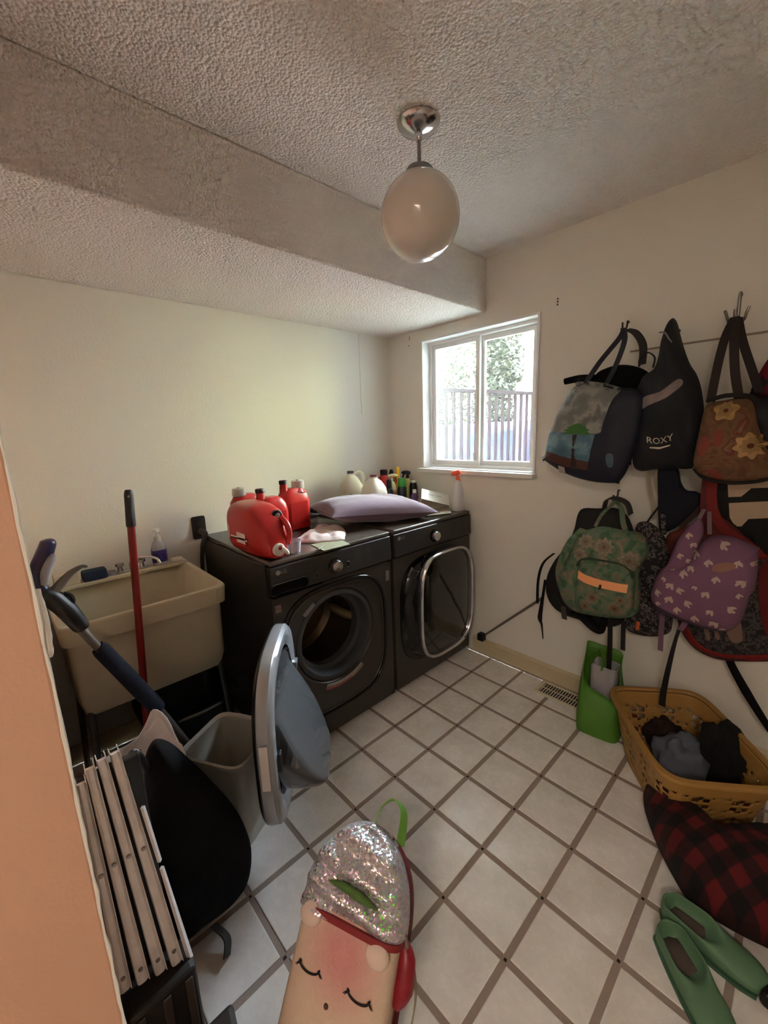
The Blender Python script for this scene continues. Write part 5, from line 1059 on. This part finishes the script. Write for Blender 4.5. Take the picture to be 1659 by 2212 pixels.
lump('dark_sweater', 'black crumpled garment on the right inside the laundry basket', 'clothes', (2.125, -.245, .16), .085, .12, .14, M('cloth_black', (14, 15, 15), .95), 4)
lump('dark_garment', 'dark brown garment low at the back of the laundry basket', 'clothes', (1.93, -.19, .10), .08, .07, .08, M('cloth_umber', (40, 26, 20), .95), 7)
# red and black plaid
def plaid():
    m = M('plaid_red', (90, 12, 14), .95); n, l, b = nodes_of(m); g = n.new('ShaderNodeNewGeometry')
    def wave(rot):
        mp = n.new('ShaderNodeMapping'); mp.inputs['Rotation'].default_value = (0, 0, rot); l.new(g.outputs['Position'], mp.inputs[0])
        w_ = n.new('ShaderNodeTexWave'); w_.inputs['Scale'].default_value = 4.2; w_.inputs['Distortion'].default_value = .6; w_.wave_profile = 'SIN'; l.new(mp.outputs[0], w_.inputs[0])
        st = n.new('ShaderNodeMapRange'); st.interpolation_type = 'SMOOTHSTEP'; st.inputs['From Min'].default_value = .4; st.inputs['From Max'].default_value = .6; l.new(w_.outputs['Fac'], st.inputs[0]); return st
    a, c = wave(.6), wave(.6+PI/2); ad = n.new('ShaderNodeMath'); ad.operation = 'ADD'; l.new(a.outputs[0], ad.inputs[0]); l.new(c.outputs[0], ad.inputs[1])
    dv = n.new('ShaderNodeMath'); dv.operation = 'MULTIPLY'; dv.inputs[1].default_value = .5; l.new(ad.outputs[0], dv.inputs[0])
    ra = n.new('ShaderNodeValToRGB'); ra.color_ramp.elements[0].color = (*lin((12, 6, 7)), 1); ra.color_ramp.elements[1].color = (*lin((84, 12, 16)), 1)
    e = ra.color_ramp.elements.new(.5); e.color = (*lin((40, 8, 10)), 1); l.new(dv.outputs[0], ra.inputs[0]); l.new(ra.outputs[0], b.inputs['Base Color']); return m
pd = thing('plaid_blanket', 'red and black plaid blanket heaped on the floor against the basket', 'blanket', (2.2, -.65, 0))
inflated('body', None, plaid(), pd, front=.15, back=.0, p=3.5, wr=.016, ws=7, val=.035, axis='z', pts=[(1.93, -.50), (1.985, -.60), (2.06, -.66), (2.15, -.61), (2.25, -.49), (2.40, -.36), (2.48, -.50), (2.46, -.72), (2.40, -.80), (2.31, -.83), (2.23, -.845), (2.15, -.845), (2.09, -.79), (2.02, -.70), (1.955, -.585)])
bs_ = thing('black_boot', 'black shoe half covered by the plaid blanket beside the green shoes', 'shoe', (2.34, -.86, 0))
b = B(); b.rings([[(2.345+x, -.93+y, z) for x, y in ((-.03, -.04), (.09, -.06), (.11, .03), (0, .045))] for z in (.004, .05)]); b.build('sole', BLKPL, bs_, smooth=False, bevel=.012)
# green shoes
SG = M('shoe_green', (88, 122, 92), .6, bump=.1, bs=60); SI = M('insole_taupe', (84, 72, 66), .8)
def shoe(label, hx_, hy_, tx_, ty_, grp):
    t_ = thing('flat_shoe', label, 'shoe', (hx_, hy_, 0), grp); a = Vector((hx_, hy_)); d = Vector((tx_, ty_))-a; L_ = d.length; d.normalize(); s_ = Vector((-d.y, d.x))
    def P3(u_, v_, z): q = a+d*u_+s_*v_; return (q.x, q.y, z)
    W_ = lambda t: .035+.014*math.sin(min(1, t*1.15)*PI*.62)-(.0 if t < .75 else .095*(t-.75)**1.35)
    ts = [.0, .03, .08, .15, .25, .35, .45, .55, .65, .75, .85, .93, .98, 1.0]
    R_ = []
    for t in ts:
        w_ = W_(t)*(math.sin(min(1, (t+.02)/.09)*PI/2))*(1 if t < .93 else max(.12, 1-((t-.93)/.07)**2*.85)); ht = .062 if t < .4 else .062-.022*(t-.4)/.6
        op = .08 < t+.001 and t < .50
        sec = []
        if op:
            for v_, z in ((-1, .004), (-1.04, .03), (-1.0, ht), (-.92, ht+.002), (-.88, ht-.006), (-.82, .018), (.82, .018), (.88, ht-.006), (.92, ht+.002), (1.0, ht), (1.04, .03), (1, .004)): sec.append(P3(t*L_, v_*w_, z))
        else:
            for v_, z in ((-1, .004), (-1.04, .03), (-.9, ht*.82), (-.6, ht*.96), (-.35, ht), (-.12, ht*1.02), (.12, ht*1.02), (.35, ht), (.6, ht*.96), (.9, ht*.82), (1.04, .03), (1, .004)): sec.append(P3(t*L_, v_*w_, z))
        R_.append(sec)
    B().rings(R_).build('upper', SG, t_, sub=1, auto=3)
    R2 = []
    for t in (.09, .2, .35, .48): R2.append([P3(t*L_, v_*W_(t)*.8, .0235+.002*abs(v_)) for v_ in (-1, -.4, .4, 1)])
    B().rings(R2, closed=False, cap0=False, cap1=False).build('insole', SI, t_, solid=.002)
    B().rings([[P3(t*L_, v_*W_(t)*1.0*(math.sin(min(1, (t+.03)/.1)*PI/2)), z) for v_, z in ((-1.05, 0.0), (-1.05, .010), (1.05, .010), (1.05, 0.0))] for t in (0, .05, .2, .4, .6, .8, .93)]).build('sole', M('sole_green', (60, 96, 72), .7), t_)
shoe('green slip on shoe nearest the plaid blanket', 2.085, -.895, 2.335, -.925, 'green slip on shoes'); shoe('green slip on shoe farther from the plaid blanket', 2.105, -.965, 2.285, -1.14, 'green slip on shoes')

# ================================================================== sparkly animal backpack, foreground
UB = thing('sequin_backpack', 'small sequin animal face backpack with green top loop on the floor', 'backpack', (1.68, -1.83, 0))
P0_, P1_ = Vector((1.665, -1.885, .03)), Vector((1.553, -1.604, .46)); up = (P1_-P0_); HL = up.length; up.normalize()
e_ = Vector((.93, .37, 0)); e_ = (e_-up*e_.dot(up)).normalized(); nf = e_.cross(up).normalized()
if nf.y > 0: nf = -nf
UMX = Matrix.Translation(P0_) @ Matrix(((e_.x, nf.x, up.x, 0), (e_.y, nf.y, up.y, 0), (e_.z, nf.z, up.z, 0), (0, 0, 0, 1)))
SEQ = M('sequin_silver', (186, 180, 184), .3, metal=.6); n, l, bb0 = nodes_of(SEQ)
t = n.new('ShaderNodeTexCoord'); v = n.new('ShaderNodeTexVoronoi'); v.inputs['Scale'].default_value = 230; l.new(t.outputs['Object'], v.inputs['Vector'])
hs = n.new('ShaderNodeHueSaturation'); hs.inputs['Saturation'].default_value = .6; hs.inputs['Value'].default_value = .9; l.new(v.outputs['Color'], hs.inputs['Color'])
mxr = n.new('ShaderNodeMix'); mxr.data_type = 'RGBA'; mxr.inputs[0].default_value = .45; mxr.inputs[6].default_value = (*lin((190, 180, 184)), 1); l.new(hs.outputs[0], mxr.inputs[7]); l.new(mxr.outputs[2], bb0.inputs['Base Color'])
sb2 = n.new('ShaderNodeVectorMath'); sb2.operation = 'SUBTRACT'; sb2.inputs[1].default_value = (.5, .5, .5); l.new(v.outputs['Color'], sb2.inputs[0])
sc2 = n.new('ShaderNodeVectorMath'); sc2.operation = 'SCALE'; sc2.inputs['Scale'].default_value = .7; l.new(sb2.outputs[0], sc2.inputs[0])
gg = n.new('ShaderNodeNewGeometry'); ad2 = n.new('ShaderNodeVectorMath'); l.new(gg.outputs['Normal'], ad2.inputs[0]); l.new(sc2.outputs[0], ad2.inputs[1])
nm2 = n.new('ShaderNodeVectorMath'); nm2.operation = 'NORMALIZE'; l.new(ad2.outputs[0], nm2.inputs[0]); l.new(nm2.outputs[0], bb0.inputs['Normal'])
SKIN = M('plush_face', (196, 172, 150), .95, bump=.3, bs=90); n, l, bb1 = nodes_of(SKIN)
t = n.new('ShaderNodeTexCoord'); dn_ = n.new('ShaderNodeVectorMath'); dn_.operation = 'DISTANCE'; pc_ = UMX @ Vector((.01, .062, .28))-Vector((1.68, -1.83, 0)); dn_.inputs[1].default_value = pc_
l.new(t.outputs['Object'], dn_.inputs[0]); ra = n.new('ShaderNodeValToRGB'); ra.color_ramp.elements[0].position = .03; ra.color_ramp.elements[1].position = .115
ra.color_ramp.elements[0].color = (*lin((194, 134, 130)), 1); ra.color_ramp.elements[1].color = (*lin((198, 174, 152)), 1); l.new(dn_.outputs['Value'], ra.inputs[0]); l.new(ra.outputs[0], bb1.inputs['Base Color'])
def shell(z0, z1, hx, d0, d1, n=12, off=0, dome=True, ridge=0, p=4.2):
    R_ = []
    for k in range(n+1):
        t = k/n; z = z0+(z1-z0)*t; s_ = z/HL
        k_ = 1.0 if not dome or s_ < .62 else math.sqrt(max(.0004, 1-((s_-.62)/.38)**2.4))
        kd = 1.0 if not dome or s_ < .7 else max(.25, math.sqrt(max(.0004, 1-((s_-.7)/.3)**2.6)))
        R1 = []
        for i in range(64):
            a = 2*PI*(i+.5)/64; c_, q = math.cos(a), math.sin(a)
            yy = math.copysign(abs(q)**(2/p), q); rd = ridge*math.sin(z*105+2.0*c_+.8*math.sin(c_*4))*max(0, yy)
            y_ = yy*(d1 if yy > 0 else -d0)*kd*(1 if yy > 0 else 1)
            y_ = (yy*d1 if yy > 0 else yy*d0)*kd
            R1.append(((hx+off)*k_*math.copysign(abs(c_)**(2/p), c_), y_+(off+rd)*(1 if yy > 0 else -1), z))
        R_.append(R1)
    return R_
HX = .130
B(UMX).rings(shell(0, .345, HX, .055, .062, off=0)).build('face_panel', SKIN, UB, auto=1.2)
B(UMX).rings(shell(.33, HL, HX, .045, .062, n=64, off=.008, ridge=.010)).build('sequin_hood', SEQ, UB, auto=1.6)
B(UMX).rings(shell(.328, .341, HX, .055, .064, n=3, off=.009)).build('hood_trim', M('trim_red', (120, 20, 24), .6), UB)
B(UMX).rings([[(x, y, z) for x, y, z in R1] for R1 in shell(0, HL*.97, HX+.010, .075, -.040, n=30, off=0)]).build('back_panel', M('back_red', (96, 16, 18), .8), UB, auto=1.2)
b = B(UMX); hood = [o for o in UB.children if o.name.startswith('sequin_hood')][0]; th = bvh(hood); rn = random.Random(5); nfw = UMX.to_3x3() @ Vector((0, 1, 0))
gs = B()
for k in range(26):
    lx, lz = (rn.gauss(.065, .022), rn.gauss(.375, .018)) if k < 20 else (.10+rn.uniform(-.01, .012), rn.uniform(.40, .47)); src = UMX @ Vector((lx, .3, lz)); h = th.ray_cast(src, -nfw)
    if h[0]:
        n_ = h[1] if h[1].dot(nfw) > 0 else -h[1]; a_ = n_.orthogonal().normalized(); c_ = n_.cross(a_); r0 = rn.uniform(.0014, .0032)
        gs.add([tuple(h[0]+n_*.0012+(a_*math.cos(t)+c_*math.sin(t))*r0) for t in (k2*PI/4 for k2 in range(8))], [tuple(range(8))])
gs.build('green_glints', M('glint_green', (120, 255, 70), .25, spec=.8), UB, smooth=False)['kind'] = 'stuff'  # bright green discs painted in as glints of iridescent sequins
# green fold peeking in the sequins, ears, eyes, nostrils
b = B(UMX); b.tube([(-.06, .066, .40), (-.02, .073, .405), (.03, .073, .40), (.075, .066, .39)], [.002, .009, .010, .002], 10); b.build('green_fold', M('fold_green', (74, 104, 46), .8), UB)
for sx_, sz_ in ((-1, .322), (1, .312)):
    b = B(UMX); R_ = []
    for k in range(9):
        t = PI*k/8; R_.append([(sx_*.092+.030*math.sin(t)*math.cos(a), .062+.016*math.sin(t)*math.sin(a), sz_-.026*math.cos(t)) for a in (2*PI*i/20 for i in range(20))])
    b.rings(R_).build('ear', M('ear_plush', (206, 184, 170), .95), UB)
for cx_ in (-.066, .066):
    b = B(UMX); pts = [(cx_+.028*math.cos(a), .0645, .235+.014*math.sin(a)) for a in (PI+k*PI/10 for k in range(11))]; b.tube(pts, .0022, 6); eye = b.build('eyelid', M('thread_black', (18, 12, 14), .7), UB)
    for q in ((-1, -.2, 1), (-.9, -.5, .8), (.9, -.5, .8), (1, -.2, 1)):
        B(UMX).tube([(cx_+.026*q[0], .0645, .230+.006*abs(q[1])), (cx_+.038*q[0], .0645, .224+.012*q[1]*.3)], [.002, .0006], 5).build('eyelash', MATS['thread_black'], eye)
for cx_ in (-.006,): B(UMX).lathe([(.006, 0), (.005, .0022)], (cx_, .0625, .185), n=12, axis='y').build('nostril', M('nostril_brown', (74, 48, 34), .8), UB)
# side pocket, tail straps, loop
b = B(UMX); b.tube([(HX+.004, -.0, .33), (HX+.014, -.003, .30), (HX+.016, -.003, .25), (HX+.006, 0, .215)], [.010, .022, .024, .010], 14); b.build('side_pouch', M('pouch_red', (136, 22, 36), .4, var=.35, vs=30), UB)
b = B(UMX); b.tube([(HX+.004, .01, .345), (HX+.014, .008, .325)], [.007, .005], 8); b.build('zip_pull', STEEL, UB)
b = B(UMX); b.box((HX-.005, -.04, -.0), (HX+.008, .03, .17)); b.build('side_gusset', M('gusset_olive', (116, 96, 40), .8), UB, smooth=False, bevel=.004)
b = B(UMX); b.ribbon([(HX+.02, -.055, .27), (HX+.038, -.05, .22), (HX+.036, -.045, .13), (HX+.04, -.045, .03)], .03, .004, (.2, 1, .1)); b.build('shoulder_strap', M('strap_stone', (130, 122, 100), .8), UB)
b = B(UMX); b.ribbon([(-.005, -.03, HL-.03), (.004, -.03, HL+.03), (.035, -.035, HL+.062), (.068, -.04, HL+.04), (.073, -.04, HL-.035)], .026, .003, [(.45, .9, 0), (.2, 1, 0), (0, 1, .3), (-.4, .9, .2), (-.7, .7, 0)]); b.build('carry_loop', M('loop_green', (98, 148, 56), .7), UB)
